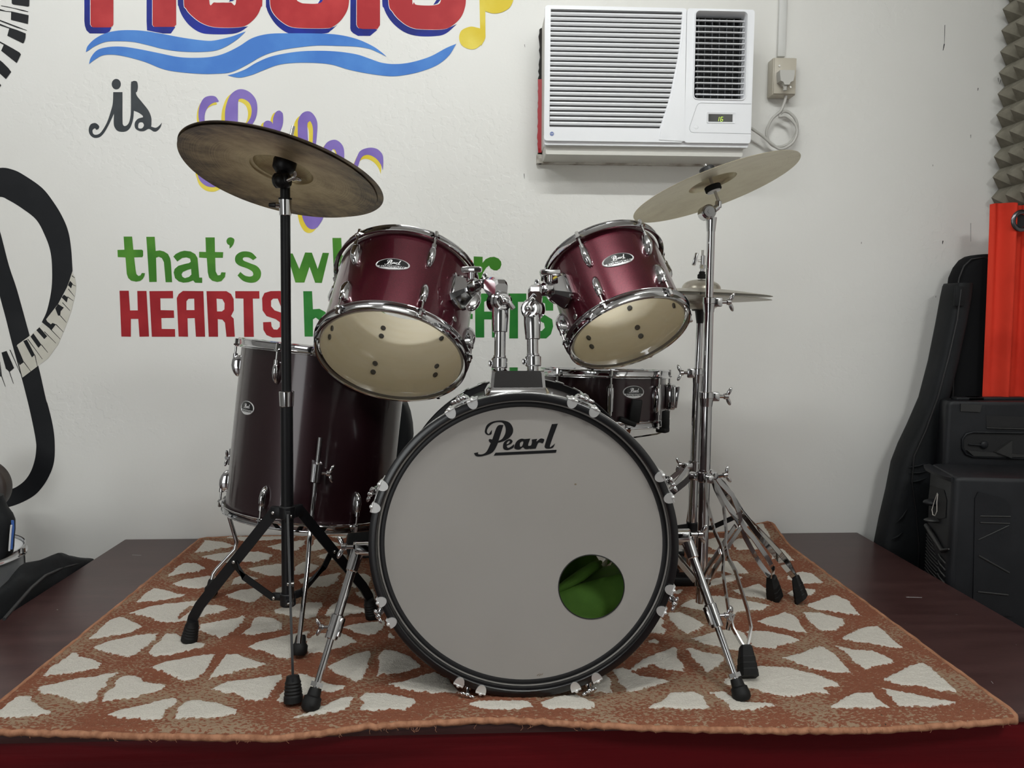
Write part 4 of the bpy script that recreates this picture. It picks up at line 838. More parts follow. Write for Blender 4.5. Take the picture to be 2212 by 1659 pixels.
# ------------------------------------------------------------------ FLOOR TOM
FB = PY(668, 1108, 1.925); FT = PY(706, 751, 1.950)
FAX = (FT-FB).normalized(); FLn = (FT-FB).length; FM = frame(FB, FAX)
FR = .2015
a1, z1, _ = on_cyl(FM, FR, 573, 1075); a2, z2, _ = on_cyl(FM, FR, 783, 1080)
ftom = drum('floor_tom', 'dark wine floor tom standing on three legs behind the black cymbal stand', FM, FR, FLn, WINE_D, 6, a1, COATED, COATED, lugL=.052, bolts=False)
ba, bz, _ = on_cyl(FM, FR, 534, 881); badge(ftom, FR, ba, bz, .055, .032)
def fleg(px, footp, bend, brz):
    if brz: a, z_ = brz, .115; Wp = FM @ pol(FR+.016, a, z_)
    else: a, z_, Wp = on_cyl(FM, FR+.016, *px)
    R0 = radial(FR, a, z_); out = (FM.to_3x3() @ Vector((math.sin(a), -math.cos(a), 0))).normalized()
    b = MB(); secs = []
    for zz, ww, hh in ((-.026, .6, .5), (-.020, 1, 1), (.020, 1, 1), (.026, .6, .5)):
        secs.append([(.024*hh, -.011*ww, zz), (.028*hh, -.005*ww, zz), (.028*hh, .005*ww, zz), (.024*hh, .011*ww, zz), (-.002, .013, zz), (-.002, -.013, zz)])
    b.loft(secs, R0); wing(b, R0 @ Matrix.Translation((.018, .008, 0)) @ Matrix.Rotation(math.pi/2, 4, 'Z'), 1.25); b.build('leg_bracket', CHROME, ftom, 35)
    top_ = Wp+FAX*.080; F_ = Vector(footp); lo1 = Wp-FAX*.115; pth = [top_, Wp, lo1]
    pth += [lo1-FAX*.02+out*.004]
    if bend: pth += [Vector(bend[0]), Vector(bend[1])]
    pth += [F_+Vector((0, 0, .03))]
    m = MB(); sm = [pth[0], pth[1], pth[2]]
    for i in range(2, len(pth)-1):
        A = pth[i]; Bq = pth[i+1]; sm += [A+(Bq-A)*.12, A+(Bq-A)*.5, A+(Bq-A)*.88]
    sm.append(pth[-1]); m.tube(sm, .0052, 12); m.build('leg', CHROME, ftom, 60, True)
    g = MB(); dn = (F_-pth[-2]).normalized(); q = dn.to_track_quat('Z', 'Y').to_matrix().to_4x4(); q.translation = F_+Vector((0, 0, .004))-dn*.042
    g.lathe([(.001, 0), (.0085, 0), (.0105, .004), (.0120, .016), (.0165, .022), (.0165, .036), (.012, .042), (.001, .042)], 20, q, True); g.build('rubber_foot', RUBBER, ftom, 40, True)
ff1 = PZ(646, 1420, ZR); fleg((684, 1021), ff1, (PY(672, 1120, 1.72), PY(664, 1230, 1.66)), 0)
ff2 = PZ(455, 1290, ZR); fleg((503, 1025), ff2, (PY(514, 1180, 1.97), PY(462, 1236, 1.95)), math.radians(-112))
aa = math.radians(118); R3_ = FM @ radial(FR+.016, aa, .10); 
fc = Vector((R3_.translation.x, R3_.translation.y, ZR)); o3 = (FM.to_3x3() @ Vector((math.sin(aa), -math.cos(aa), 0))).normalized()
m = MB(); m.tube([R3_.translation+FAX*.08, R3_.translation, R3_.translation-FAX*.11, R3_.translation-FAX*.14+o3*.02, fc+o3*.045+Vector((0, 0, .08)), fc+o3*.045+Vector((0, 0, .03))], .0052, 12); m.build('leg', CHROME, ftom, 60, True)
m = MB(); m.lathe([(.001, 0), (.014, 0), (.0165, .006), (.0165, .02), (.012, .026), (.0105, .04), (.001, .042)], 20, Matrix.Translation(fc+o3*.045), True); m.build('rubber_foot', RUBBER, ftom, 40, True)
m = MB(); m.box((.010, 0, 0), (.026, .024, .05), M=radial(FR, aa, .10), b=.005); m.build('leg_bracket', CHROME, ftom, 35)
# ------------------------------------------------------------------ SNARE
SC = PY(1298, 907, 2.12); SNL = .150; SRr = .1755
SM = frame(Vector((SC.x, 2.12, SC.z-.008)), Vector((.02, .052, 1)))
a1, _, _ = on_cyl(SM, SRr, 1318, 850)
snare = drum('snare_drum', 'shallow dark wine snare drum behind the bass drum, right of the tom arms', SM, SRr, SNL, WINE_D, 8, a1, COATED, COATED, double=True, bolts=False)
ba, bz, _ = on_cyl(SM, SRr, 1369, 847); badge(snare, SRr, ba, bz, .062, .033)
t = MB(); a_, z_, _ = on_cyl(SM, SRr, 1432, 850); R0 = radial(SRr, a_+.25, .078); t.box((.014, 0, 0), (.028, .026, .07), M=R0, b=.008); t.box((.030, 0, .004), (.010, .020, .060), M=R0 @ Matrix.Rotation(.12, 4, 'Y'), b=.005); t.build('strainer', CHROME, snare, 40)
sst = thing('snare_stand', 'chrome snare stand with black rubber arm tips under the snare drum', 'stand', (SC.x, 2.12, ZR))
cx0, cy0 = SC.x, 2.12
m = MB(); m.cyl((cx0, cy0, ZR+.10), (cx0, cy0, SC.z-.06), .011, n=20); m.cyl((cx0, cy0, ZR+.19), (cx0, cy0, ZR+.23), .016, n=20, bev=.002); m.build('tube', CHROME, sst, 40, True)
for k in range(3):
    a = math.radians(-80+120*k+10); dx, dy = math.sin(a), -math.cos(a)
    end = Vector((cx0+dx*(SRr+.022), cy0+dy*(SRr+.022), SC.z+.004)); m = MB()
    m.bar([(cx0+dx*.012, cy0+dy*.012, SC.z-.075), (cx0+dx*.10, cy0+dy*.10, SC.z-.040), (cx0+dx*(SRr), cy0+dy*SRr, SC.z-.022), tuple(end-Vector((0, 0, .016)))], (dy, -dx, 0), .012, .004); m.build('basket_arm', CHROME, sst, 40, True)
    m = MB(); T = Matrix.Translation(end) @ Matrix.Rotation(a, 4, 'Z'); m.box((0, 0, .012), (.024, .014, .052), M=T, b=.004); m.box((0, .008, -.014), (.026, .030, .014), M=T, b=.004); m.build('rubber_tip', RUBBER, sst, 40, True)
    m = MB(); a += .5; dx, dy = math.sin(a), -math.cos(a); m.bar([(cx0+dx*.014, cy0+dy*.014, ZR+.21), (cx0+dx*.15, cy0+dy*.15, ZR+.07), (cx0+dx*.21, cy0+dy*.21, ZR+.02)], (dy, -dx, 0), .010, .003); m.build('leg', CHROME, sst, 40, True)
    m = MB(); m.cyl((cx0+dx*.20, cy0+dy*.20, ZR+.03), (cx0+dx*.215, cy0+dy*.215, ZR+.001), .009, .013, n=16, bev=.002); m.build('rubber_foot', RUBBER, sst, 40, True)
# visible front arm tip of the basket
m = MB(); p = PY(1372, 893, 1.935); T = Matrix.Translation(p); m.box((0, 0, .006), (.028, .012, .060), M=T @ Matrix.Rotation(.12, 4, 'Y'), b=.004); m.box((-.010, .006, -.027), (.045, .026, .014), M=T @ Matrix.Rotation(.35, 4, 'Y'), b=.004); m.build('rubber_tip', RUBBER, sst, 40, True)
m = MB(); m.bar([tuple(p+Vector((-.01, .01, -.03))), (cx0+.05, 2.03, SC.z-.05), (cx0, 2.11, SC.z-.075)], (1, 0, 0), .012, .004); m.build('basket_arm', CHROME, sst, 40, True)
# ------------------------------------------------------------------ CYMBALS
def bronze(name, c1, c2, c3, rough, dirt_lo, dirt_hi, rim_dark):
    m = mat(name, c1, rough, .7); b = BS(m); tc = N(m, 'ShaderNodeTexCoord'); sx = N(m, 'ShaderNodeSeparateXYZ'); L(m, tc.outputs['Object'], sx.inputs[0])
    # radius
    cxy = N(m, 'ShaderNodeCombineXYZ'); L(m, sx.outputs[0], cxy.inputs[0]); L(m, sx.outputs[1], cxy.inputs[1])
    ln = N(m, 'ShaderNodeVectorMath', operation='LENGTH'); L(m, cxy.outputs[0], ln.inputs[0])
    cr = N(m, 'ShaderNodeCombineXYZ'); L(m, ln.outputs['Value'], cr.inputs[0])
    ri = N(m, 'ShaderNodeTexNoise', Scale=420, Detail=3); L(m, cr.outputs[0], ri.inputs['Vector'])     # lathe rings
    mp = N(m, 'ShaderNodeMapping'); mp.inputs['Scale'].default_value = (1, 1.7, 1); L(m, tc.outputs['Object'], mp.inputs[0])
    bl_ = N(m, 'ShaderNodeTexNoise', Scale=17, Detail=8, Roughness=.68); L(m, mp.outputs[0], bl_.inputs['Vector'])
    ad = N(m, 'ShaderNodeMath', operation='MULTIPLY_ADD'); L(m, ri.outputs['Fac'], ad.inputs[0]); ad.inputs[1].default_value = .34; hf = N(m, 'ShaderNodeMath', operation='MULTIPLY'); L(m, bl_.outputs['Fac'], hf.inputs[0]); hf.inputs[1].default_value = .62; L(m, hf.outputs[0], ad.inputs[2])
    rm = N(m, 'ShaderNodeMath', operation='MULTIPLY_ADD'); L(m, ln.outputs['Value'], rm.inputs[0]); rm.inputs[1].default_value = rim_dark; L(m, ad.outputs[0], rm.inputs[2])
    r = N(m, 'ShaderNodeValToRGB'); e = r.color_ramp.elements; e[0].position = dirt_lo; e[1].position = dirt_hi; e[0].color = (*c1, 1); e[1].color = (*c3, 1)
    k = e.new((dirt_lo+dirt_hi)/2); k.color = (*c2, 1); L(m, rm.outputs[0], r.inputs[0]); L(m, r.outputs[0], b.inputs['Base Color'])
    bp = N(m, 'ShaderNodeBump', Strength=.25, Distance=.0004); L(m, ri.outputs['Fac'], bp.inputs['Height']); L(m, bp.outputs[0], b.inputs['Normal'])
    return m
BRZ_L = bronze('tarnished_bronze', (.66, .56, .34), (.40, .31, .18), (.10, .075, .055), .45, .50, 1.05, 2.4)
BRZ_R = bronze('pale_bronze', (.74, .69, .52), (.66, .60, .44), (.30, .27, .19), .36, .46, .78, .3)
BRZ_H = bronze('grey_bronze', (.56, .52, .44), (.42, .39, .32), (.22, .20, .17), .34, .46, .80, .4)
def cymbal(name, label, c, ax, R_, m, bell=.055, bh=.020, bow=.016, group=None, toward=None, flip=1, wob=0):
    T = frame(c, ax, toward); t = thing(name, label, 'cymbal', T, group)
    pr = [(.006, (bow+bh)*flip)]
    for i in range(1, 9): a = math.pi/2*i/8; pr.append((.006+(bell-.006)*math.sin(a), (bow*.98+bh*math.cos(a)**.9)*flip if i < 8 else bow*.98*flip))
    for i in range(1, 13): q = i/12; pr.append((bell+(R_-bell)*q, bow*.98*(1-q**1.25)*flip))
    th = .0012; lower = [(r_, z_-th) for r_, z_ in reversed(pr)]
    mb = MB().lathe(pr+[(R_+.0004, -th/2)]+lower+[pr[0]], 128)
    if wob: mb.v = [(x, y, z_+wob*math.sin(2*math.atan2(y, x)+.6)*((x*x+y*y)/(R_*R_))) for x, y, z_ in mb.v]
    mb.build('bow', m, t, 40); return t, T
LCo, LCa = Vector((-.3951, 1.6149, 1.4617)), Vector((.1698, .2597, .9507)).normalized()
t, LT = cymbal('cymbal', 'dark tarnished cymbal on the black stand, the lower one of the stacked pair', LCo+Vector((-.004, .003, 0)), LCa, .1975, BRZ_L, bell=.064, bh=.024, wob=.0025)
t2, LT2 = cymbal('cymbal', 'dark tarnished cymbal on the black stand, the upper one peeking out at lower right', LCo+LCa*.0040+Vector((.0045, -.0050, -.001)), (LCa+Vector((.012, -.008, 0))).normalized(), .2035, BRZ_L, bell=.064, bh=.024, wob=.0025)
RCo, RCa = PY(1541, 409, 1.745), Vector((-.287, .160, .9445)).normalized()
RCo = RCo
t, RT = cymbal('cymbal', 'pale bronze cymbal tilted on the chrome stand below the air conditioner', RCo+Vector((.003, 0, .001)), RCa, .190, BRZ_R)
# ------------------------------------------------------------------ BLACK STAND (left)
def lerp(a, b, t): return a+(b-a)*t
FEL = mat('black_felt', (.010, .010, .010), .95)
pc = Vector((-.4005, 1.617, 0)); LP = lambda px, py: PY(px, py, 1.617)
st = thing('cymbal_stand', 'black cymbal stand with flat tripod legs in front of the floor tom', 'stand', (pc.x, pc.y, ZR))
ptop = LP(616, 415); pbot = LP(622, 1292); pdir = (ptop-pbot).normalized()
def onp(py): a = (LP(620, py).z-pbot.z)/(ptop.z-pbot.z); return pbot+(ptop-pbot)*a
m = MB(); m.cyl(onp(1305), onp(872), .0128, n=24); m.build('lower_tube', BLACKM, st, 40, True)
m = MB(); m.cyl(onp(874), onp(460), .0100, n=24); m.build('upper_tube', BLACKM, st, 40, True)
m = MB(); m.cyl(onp(462), onp(398), .0102, .0098, n=20); m.cyl(onp(431), onp(428), .0135, n=24); m.build('tilter_tube', BLACKM, st, 40, True)
m = MB(); a, b = onp(466), onp(431); m.cyl(a, b, .0118, .0128, n=24, bev=.001); m.cyl(onp(447)+Vector((-.010, -.002, .003)), onp(447)+Vector((-.018, -.003, .003)), .0055, n=14); m.build('collar', CHROME, st, 40, True)
m = MB(); m.cyl(onp(447)+Vector((-.018, -.003, .003)), onp(447)+Vector((-.032, -.004, .003)), .0052, .0042, n=14, bev=.001); m.build('collar_screw', BLACKP, st, 40, True)
m = MB(); m.cyl(onp(878), onp(845), .0142, .0155, n=28, bev=.001); m.build('collar', CHROME, st, 40, True)
TJ = PY(612, 390, 1.600); m = MB(); m.cyl(TJ+Vector((-.019, .002, 0)), TJ+Vector((.014, -.003, .0)), .0150, n=26, bev=.004); m.ball(TJ+Vector((-.004, -.006, -.002)), .0145, n=18); m.cyl(TJ, LCo+LCa*.010, .0125, n=18)
q = LCa.to_track_quat('Z', 'Y').to_matrix().to_4x4(); q.translation = LCo+LCa*.015
m.lathe([(.001, -.010), (.012, -.010), (.017, -.004), (.0225, .002), (.0235, .018), (.022, .022), (.001, .022)], 28, q, True); m.build('tilter', BLACKM, st, 40, True)
m = MB(); wing(m, Matrix.Translation(TJ+Vector((.010, -.012, -.002))) @ Matrix.Rotation(-.4, 4, 'Y') @ Matrix.Rotation(1.2, 4, 'X'), 1.1); m.build('wing_nut', STEEL, st, 40, True)
m = MB(); m.cyl(LCo-LCa*.005, LCo+LCa*.112, .0030, n=12); m.cyl(LCo+LCa*.090, LCo+LCa*.112, .0040, n=12); m.build('cymbal_rod', CHROME, st, 40, True)
m = MB(); m.cyl(LCo+LCa*.046, LCo+LCa*.058, .016, n=20, bev=.002); m.build('felt', FEL, st, 40, True)
hubz = onp(1108).z; lowz = onp(1296).z
pa = onp(1108); m = MB(); m.cyl(onp(1120), onp(1092), .0165, n=24, bev=.002)
feetL = [PZ(634, 1520, ZR), PZ(408, 1386, ZR), PZ(806, 1334, ZR)]
lo3 = onp(1296); m2 = MB(); m2.cyl(onp(1308), onp(1280), .0165, n=20, bev=.002)
for F_ in feetL:
    d = Vector((F_.x-pa.x, F_.y-pa.y, 0)); rho = d.length; d.normalize(); sd_ = Vector((-d.y, d.x, 0))
    m.box((0, 0, 0), (.026, .012, .026), M=Matrix.Translation(pa+d*.024) @ Matrix.Rotation(math.atan2(d.y, d.x), 4, 'Z'), b=.003)
    m2.box((0, 0, 0), (.024, .010, .016), M=Matrix.Translation(lo3+d*.024+Vector((0, 0, .006))) @ Matrix.Rotation(math.atan2(d.y, d.x), 4, 'Z'), b=.003)
m.build('leg_hub', BLACKM, st, 35, True); m2.build('brace_collar', BLACKM, st, 35, True)
for F_ in feetL:
    d = Vector((F_.x-pa.x, F_.y-pa.y, 0)); rho = d.length; d.normalize(); sd_ = Vector((-d.y, d.x, 0)); rad = Vector((0, 0, 1))
    def rz(r_, z_): return Vector((pa.x, pa.y, z_))+d*r_
    A = rz(.030, hubz); kn = rz(rho-.030, ZR+.085); kn2 = rz(rho-.012, ZR+.055); E_ = rz(rho-.004, ZR+.028)
    wv = Vector((0, 0, 1)).cross(sd_)
    nrm = (kn-A).normalized().cross(sd_)
    mb = MB(); mb.bar([A, A+(kn-A)*.5, A+(kn-A)*.94, kn, kn2, E_], nrm, .0225, .0045); lg = mb.build('leg', BLACKM, st, 35, True)
    mid = A+(kn-A)*.52; c1 = rz(.033, lowz+.004); md2 = mid+(c1-mid)*.26+Vector((0, 0, -.012)); o_ = sd_*.006
    mb = MB(); mb.bar([mid+o_, md2+o_, c1+o_], nrm, .0145, .003)
    mb.build('brace', BLACKM, st, 35, True)
    mb = MB()
    for P_ in (A, mid, c1): mb.cyl(P_-sd_*.0055, P_+sd_*.0085, .0034, n=10, bev=.001)
    mb.build('rivet', STEEL, lg, 40, True)
    g = MB(); dn = (d*.25+Vector((0, 0, -1))).normalized(); q = dn.to_track_quat('Z', 'Y').to_matrix().to_4x4(); q.translation = Vector((F_.x, F_.y, ZR+.001))-dn*.046
    pr = [(.001, -.004), (.0115, -.003), (.0125, .002)]
    for i in range(5): pr += [(.0135+.0006*i, .006+.006*i), (.0150+.0006*i, .009+.006*i)]
    pr += [(.0175, .044), (.001, .045)]; g.lathe(pr, 18, q, True); g.build('rubber_foot', RUBBER, lg, 25, True)
# ------------------------------------------------------------------ CHROME DOUBLE BRACED STANDS
def dbl_leg(stt, top_, foot, mtl, prof, w=.0125, th=.0032, footname=True):
    """two flat strips whose gap follows prof [(t,halfgap)]"""
    A = Vector(top_); F_ = Vector(foot); d = Vector((F_.x-A.x, F_.y-A.y, 0)); d.normalize(); sd_ = Vector((-d.y, d.x, 0)); E_ = F_+Vector((0, 0, .060))-d*.006
    ln = (E_-A); n_ = ln.normalized().cross(sd_)
    for s_ in (-1, 1):
        pth = [A+ln*t+sd_*(s_*g)+n_*b_ for t, g, b_ in prof]
        mb = MB(); mb.bar(pth, n_, w, th); mb.build('leg', mtl, stt, 35, True)
    g = MB(); dn = (d*.30+Vector((0, 0, -1))).normalized(); q = Matrix.Translation(E_-dn*.004) @ Matrix(((sd_.x, n_.x, dn.x, 0), (sd_.y, n_.y, dn.y, 0), (sd_.z, n_.z, dn.z, 0), (0, 0, 0, 1)))
    secs = []
    for z_, a_, b_ in ((0, .0095, .008), (.004, .0120, .010), (.022, .0150, .0125), (.024, .0160, .0135), (.034, .0165, .014), (.036, .0175, .015), (.046, .018, .0155), (.048, .0188, .0165), (.0605, .0195, .017)):
        secs.append([(a_*x, b_*y, z_) for x, y in ((1, -.6), (1, .6), (.7, 1), (-.7, 1), (-1, .6), (-1, -.6), (-.7, -1), (.7, -1))])
    g.loft(secs, q); g.build('rubber_foot', RUBBER, stt, 20, True)
PROF = [(0, .008, 0), (.06, .010, .0), (.18, .018, .006), (.34, .013, .002), (.42, .005, 0), (.50, .005, 0), (.58, .014, .001), (.80, .020, .004), (.90, .019, .004), (.965, .009, .001), (1, .003, 0)]
def joint_collar(stt, name, P_, up, r0, side, wy, mtl=CHROME, hgt=.042, wing_s=1.3):
    mb = MB(); mb.cyl(P_-up*hgt*.75, P_-up*hgt*.30, r0*1.05, r0*1.22, n=26); mb.cyl(P_-up*hgt*.30, P_+up*.002, r0*1.28, n=26, bev=.001)
    mb.box((0, 0, 0), (.022, .014, hgt*.5), M=Matrix.Translation(P_-up*hgt*.22+Vector((side*.018, -.002, 0))), b=.003)
    wing(mb, Matrix.Translation(P_-up*hgt*.20+Vector((side*.026, -.003, 0))) @ Matrix.Rotation(0 if side > 0 else math.pi, 4, 'Z') @ Matrix.Rotation(.15, 4, 'X'), wing_s)
    mb.build(name, mtl, stt, 35, True)
cs = thing('cymbal_stand', 'chrome cymbal stand with double braced legs to the right of the bass drum', 'stand', (.528, 1.732, ZR))
rp = lambda px, py: PY(px, py, 1.732)
pb = Vector((.528, 1.732, ZR+.050)); ptp = Vector((.5275, 1.732, rp(1538, 476).z)); up = (ptp-pb).normalized()
def onr(py): a = (rp(1525, py).z-pb.z)/(ptp.z-pb.z); return pb+(ptp-pb)*a
m = MB(); m.cyl(pb, onr(860), .0128, n=28); m.build('lower_tube', CHROME, cs, 40, True)
m = MB(); m.cyl(onr(862), onr(650), .0108, n=28); m.build('middle_tube', CHROME, cs, 40, True)
m = MB(); m.cyl(onr(655), onr(486), .0090, n=28); m.build('upper_tube', CHROME, cs, 40, True)
joint_collar(cs, 'height_clamp', onr(848), up, .0128, 1, 0); joint_collar(cs, 'height_clamp', onr(644), up, .0112, 1, 0)
m = MB(); m.cyl(onr(500), onr(470), .0098, .0125, n=24); J_ = PY(1528, 459, 1.718); m.cyl(J_+Vector((0, -.014, 0)), J_+Vector((0, .022, 0)), .0165, n=30, bev=.003); m.cyl(J_+Vector((0, -.018, 0)), J_+Vector((0, -.013, 0)), .0125, n=24, bev=.001); m.cyl(J_+Vector((0, -.019, 0)), J_+Vector((0, -.017, 0)), .0050, n=6)
E_ = PY(1552, 434, 1.735); m.cyl(J_+Vector((.002, .008, -.004)), PY(1550, 447, 1.735), .0085, .0075, n=16); m.cyl(PY(1551, 449, 1.735), E_, .0078, .0070, n=16, bev=.001); m.build('tilter', CHROME, cs, 35, True)
m = MB(); rod_dir = RCa; m.cyl(E_-rod_dir*.004, RCo+rod_dir*.060, .0036, n=12); m.build('cymbal_rod', STEEL, cs, 40, True)
m = MB(); m.cyl(RCo-rod_dir*.004, RCo+rod_dir*.009, .0185, n=28, bev=.0015); m.build('felt', FEL, cs, 40, True)
m = MB(); m.cyl(RCo-rod_dir*.0065, RCo-rod_dir*.004, .0150, n=24); m.build('washer', P_WHT, cs, 40, True)
m = MB(); m.cyl(RCo+rod_dir*.0365, RCo+rod_dir*.053, .0175, n=24, bev=.003); m.build('felt_nut', BLACKP, cs, 40, True)
hub = onr(1030); footc = [PZ(1611, 1464, ZR), PZ(1668, 1296, ZR), Vector((.275, 1.85, ZR))]
m = MB(); m.cyl(onr(1040), onr(1018), .0175, n=24, bev=.002); m.cyl(onr(1018), onr(1014), .0150, n=24)
for F_ in footc:
    d = Vector((F_.x-hub.x, F_.y-hub.y, 0)).normalized(); m.box((0, 0, 0), (.026, .022, .018), M=Matrix.Translation(hub+d*.022) @ Matrix.Rotation(math.atan2(d.y, d.x), 4, 'Z'), b=.003)
wing(m, Matrix.Translation(hub+Vector((.030, -.006, .002))) @ Matrix.Rotation(-.2, 4, 'Y'), 1.2); m.build('leg_hub', CHROME, cs, 35, True)
for F_ in footc:
    d = Vector((F_.x-hub.x, F_.y-hub.y, 0)).normalized(); dbl_leg(cs, hub+d*.030, F_, CHROME, PROF)
m = MB(); bc = onr(1255); m.cyl(bc-up*.012, bc+up*.012, .0165, n=24, bev=.002); m.build('brace_collar', CHROME, cs, 35, True)
for F_ in footc:
    A = hub+Vector((0, 0, 0)); d = Vector((F_.x-hub.x, F_.y-hub.y, 0)).normalized(); sd_ = Vector((-d.y, d.x, 0)); mid = hub+(F_+Vector((0, 0, .06))-hub)*.47
    for s_ in (-1, 1):
        mb = MB(); mb.bar([bc+d*.014+sd_*.009*s_, (bc+mid)/2+sd_*.009*s_, mid+sd_*.008*s_], Vector((0, 0, 1)), .0115, .0025); mb.build('brace', CHROME_D, cs, 35, True)
m = MB(); p = PZ(1584, 1360, ZR+.13); q_ = onr(1200)
# small wing bolt clamped on the front leg
T = Matrix.Translation(PY(1574, 1330, 1.52)); m.cyl((0, 0, -.030), (.006, 0, .004), .0060, .0080, n=14, M=T, bev=.001); m.ball((.002, -.002, .012), .0085, (.8, .8, 1.3), 12, T); m.build('leg_clamp', CHROME, cs, 35, True)
# ------------------------------------------------------------------ HI-HAT
hs = thing('hi_hat_stand', 'chrome hi-hat stand close behind the chrome cymbal stand', 'stand', (.578, 2.0, ZR))
hp_ = lambda px, py: PY(px, py, 2.0)
h0 = Vector((.578, 2.0, ZR+.03)); h1 = hp_(1514, 640); hu = (h1-h0).normalized()
def onh(py): a = (hp_(1500, py).z-h0.z)/(h1.z-h0.z); return h0+(h1-h0)*a
m = MB(); m.cyl(h0, onh(800), .0120, n=24); m.build('lower_tube', CHROME, hs, 40, True)
m = MB(); m.cyl(onh(805), onh(690), .0088, n=24); m.build('upper_tube', CHROME, hs, 40, True)
m = MB(); m.cyl(onh(695), onh(540), .0033, n=12); m.build('pull_rod', STEEL, hs, 40, True)
joint_collar(hs, 'height_clamp', onh(797), hu, .0118, -1, 0, hgt=.05)
m = MB(); m.cyl(onh(700), onh(672), .0085, .0140, n=20); m.cyl(onh(672), onh(660), .0225, n=24, bev=.002); m.cyl(onh(660), onh(652), .018, n=20, bev=.002); m.build('cymbal_seat', BLACKP, hs, 40, True)
hc0 = onh(632); hax = Vector((.030, .0, 1)).normalized()
cymbal('hi_hat_cymbal', 'grey bronze hi-hat cymbal, the lower one turned bell down', hc0-hax*.012, (hax+Vector((.012, 0, 0))).normalized(), .1775, BRZ_H, .050, .022, .011, 'hi-hat cymbals', flip=-1)
cymbal('hi_hat_cymbal', 'grey bronze hi-hat cymbal, the upper one with its bell up', hc0-hax*.004, (hax+Vector((.006, 0, 0))).normalized(), .1790, BRZ_H, .050, .024, .014, 'hi-hat cymbals')
m = MB(); k = hc0+hax*.036; m.cyl(k, k+hax*.012, .0115, n=20, bev=.002); m.cyl(k+hax*.012, k+hax*.018, .008, n=16); m.build('felt', FEL, hs, 40, True)
m = MB(); m.cyl(k+hax*.018, k+hax*.060, .0062, n=16, bev=.001); m.cyl(k+hax*.026, k+hax*.036, .0085, n=6); T = Matrix.Translation(k+hax*.046+Vector((-.004, 0, 0))) @ Matrix.Rotation(math.pi, 4, 'Z'); m.cyl((0, 0, 0), (.010, 0, 0), .003, n=10, M=T); m.box((.017, 0, 0), (.009, .010, .034), M=T @ Matrix.Rotation(-.25, 4, 'Y'), b=.004); m.build('clutch', CHROME, hs, 40, True)
m = MB(); m.cyl(hc0-hax*.034, hc0-hax*.028, .019, n=24, bev=.001); m.build('felt', FEL, hs, 40, True)
hub = onh(1005); hf = [PZ(1722, 1300, ZR), Vector((.30, 1.97, ZR)), Vector((.66, 2.26, ZR))]
hf[1] = Vector((.315, 1.90, ZR))
m = MB(); m.cyl(onh(1020), onh(995), .0165, n=24, bev=.002)
for F_ in hf:
    d = Vector((F_.x-hub.x, F_.y-hub.y, 0)).normalized(); m.box((0, 0, 0), (.024, .020, .016), M=Matrix.Translation(hub+d*.020) @ Matrix.Rotation(math.atan2(d.y, d.x), 4, 'Z'), b=.003)
wing(m, Matrix.Translation(hub+Vector((-.026, -.006, .004))) @ Matrix.Rotation(math.pi, 4, 'Z'), 1.1); m.build('leg_hub', CHROME, hs, 35, True)
for F_ in hf:
    d = Vector((F_.x-hub.x, F_.y-hub.y, 0)).normalized(); dbl_leg(hs, hub+d*.026, F_, CHROME, PROF)
m = MB(); bc = onh(1135); m.cyl(bc-hu*.016, bc+hu*.010, .0155, n=20, bev=.002); m.build('brace_collar', BLACKM, hs, 35, True)
for F_ in hf:
    d = Vector((F_.x-hub.x, F_.y-hub.y, 0)).normalized(); sd_ = Vector((-d.y, d.x, 0)); mid = hub+(F_+Vector((0, 0, .06))-hub)*.45
    mb = MB(); mb.bar([bc+d*.014, bc+d*.05, mid], Vector((0, 0, 1)), .0125, .003); mb.build('brace', BLACKM, hs, 35, True)
# pull chain link, frame and foot board (towards the wall, where the drummer sits)
m = MB(); m.box((.578, 2.0, ZR+.012), (.10, .05, .022), b=.004); m.bar([(.548, 2.01, ZR+.018), (.548, 2.25, ZR+.006)], (1, 0, 0), .012, .004); m.bar([(.608, 2.01, ZR+.018), (.608, 2.25, ZR+.006)], (1, 0, 0), .012, .004); m.box((.578, 2.25, ZR+.010), (.09, .06, .016), b=.003); m.build('pedal_frame', BLACKM, hs, 35, True)
m = MB(); m.bar([(.578, 2.25, ZR+.026), (.578, 2.02, ZR+.085)], (1, 0, 0), .075, .006); m.build('foot_board', STEEL, hs, 35, True)
m = MB(); m.bar([(.578, 2.01, ZR+.08), (.566, 2.0, ZR+.15), (.574, 2.0, ZR+.19)], (0, 1, 0), .010, .002); m.build('pull_strap', BLACKM, hs, 35, True)
# ------------------------------------------------------------------ BASS PEDAL and drummer's stool behind
bpd = thing('bass_drum_pedal', 'steel bass drum pedal clamped behind the bass drum', 'pedal', (BO.x-.02, 1.93, ZR))
m = MB(); px_ = BO.x+.02; m.box((px_, 1.93, ZR+.008), (.13, .03, .014), b=.003); 
for s_ in (-1, 1): m.box((px_+s_*.048, 1.93, ZR+.10), (.012, .022, .19), b=.003)
m.cyl((px_-.054, 1.93, ZR+.19), (px_+.054, 1.93, ZR+.19), .006, n=12); m.build('frame', STEEL, bpd, 35, True)
m = MB(); m.bar([(px_, 2.20, ZR+.012), (px_, 1.96, ZR+.085)], (1, 0, 0), .072, .006); m.box((px_, 2.20, ZR+.006), (.08, .05, .012), b=.002); m.build('foot_board', STEEL, bpd, 35, True)
m = MB(); m.cyl((px_, 1.93, ZR+.19), (px_, 1.905, ZR+.33), .0032, n=10); m.cyl((px_, 1.920, ZR+.345), (px_, 1.868, ZR+.335), .020, n=18, bev=.004); m.build('beater', FEL, bpd, 35, True)
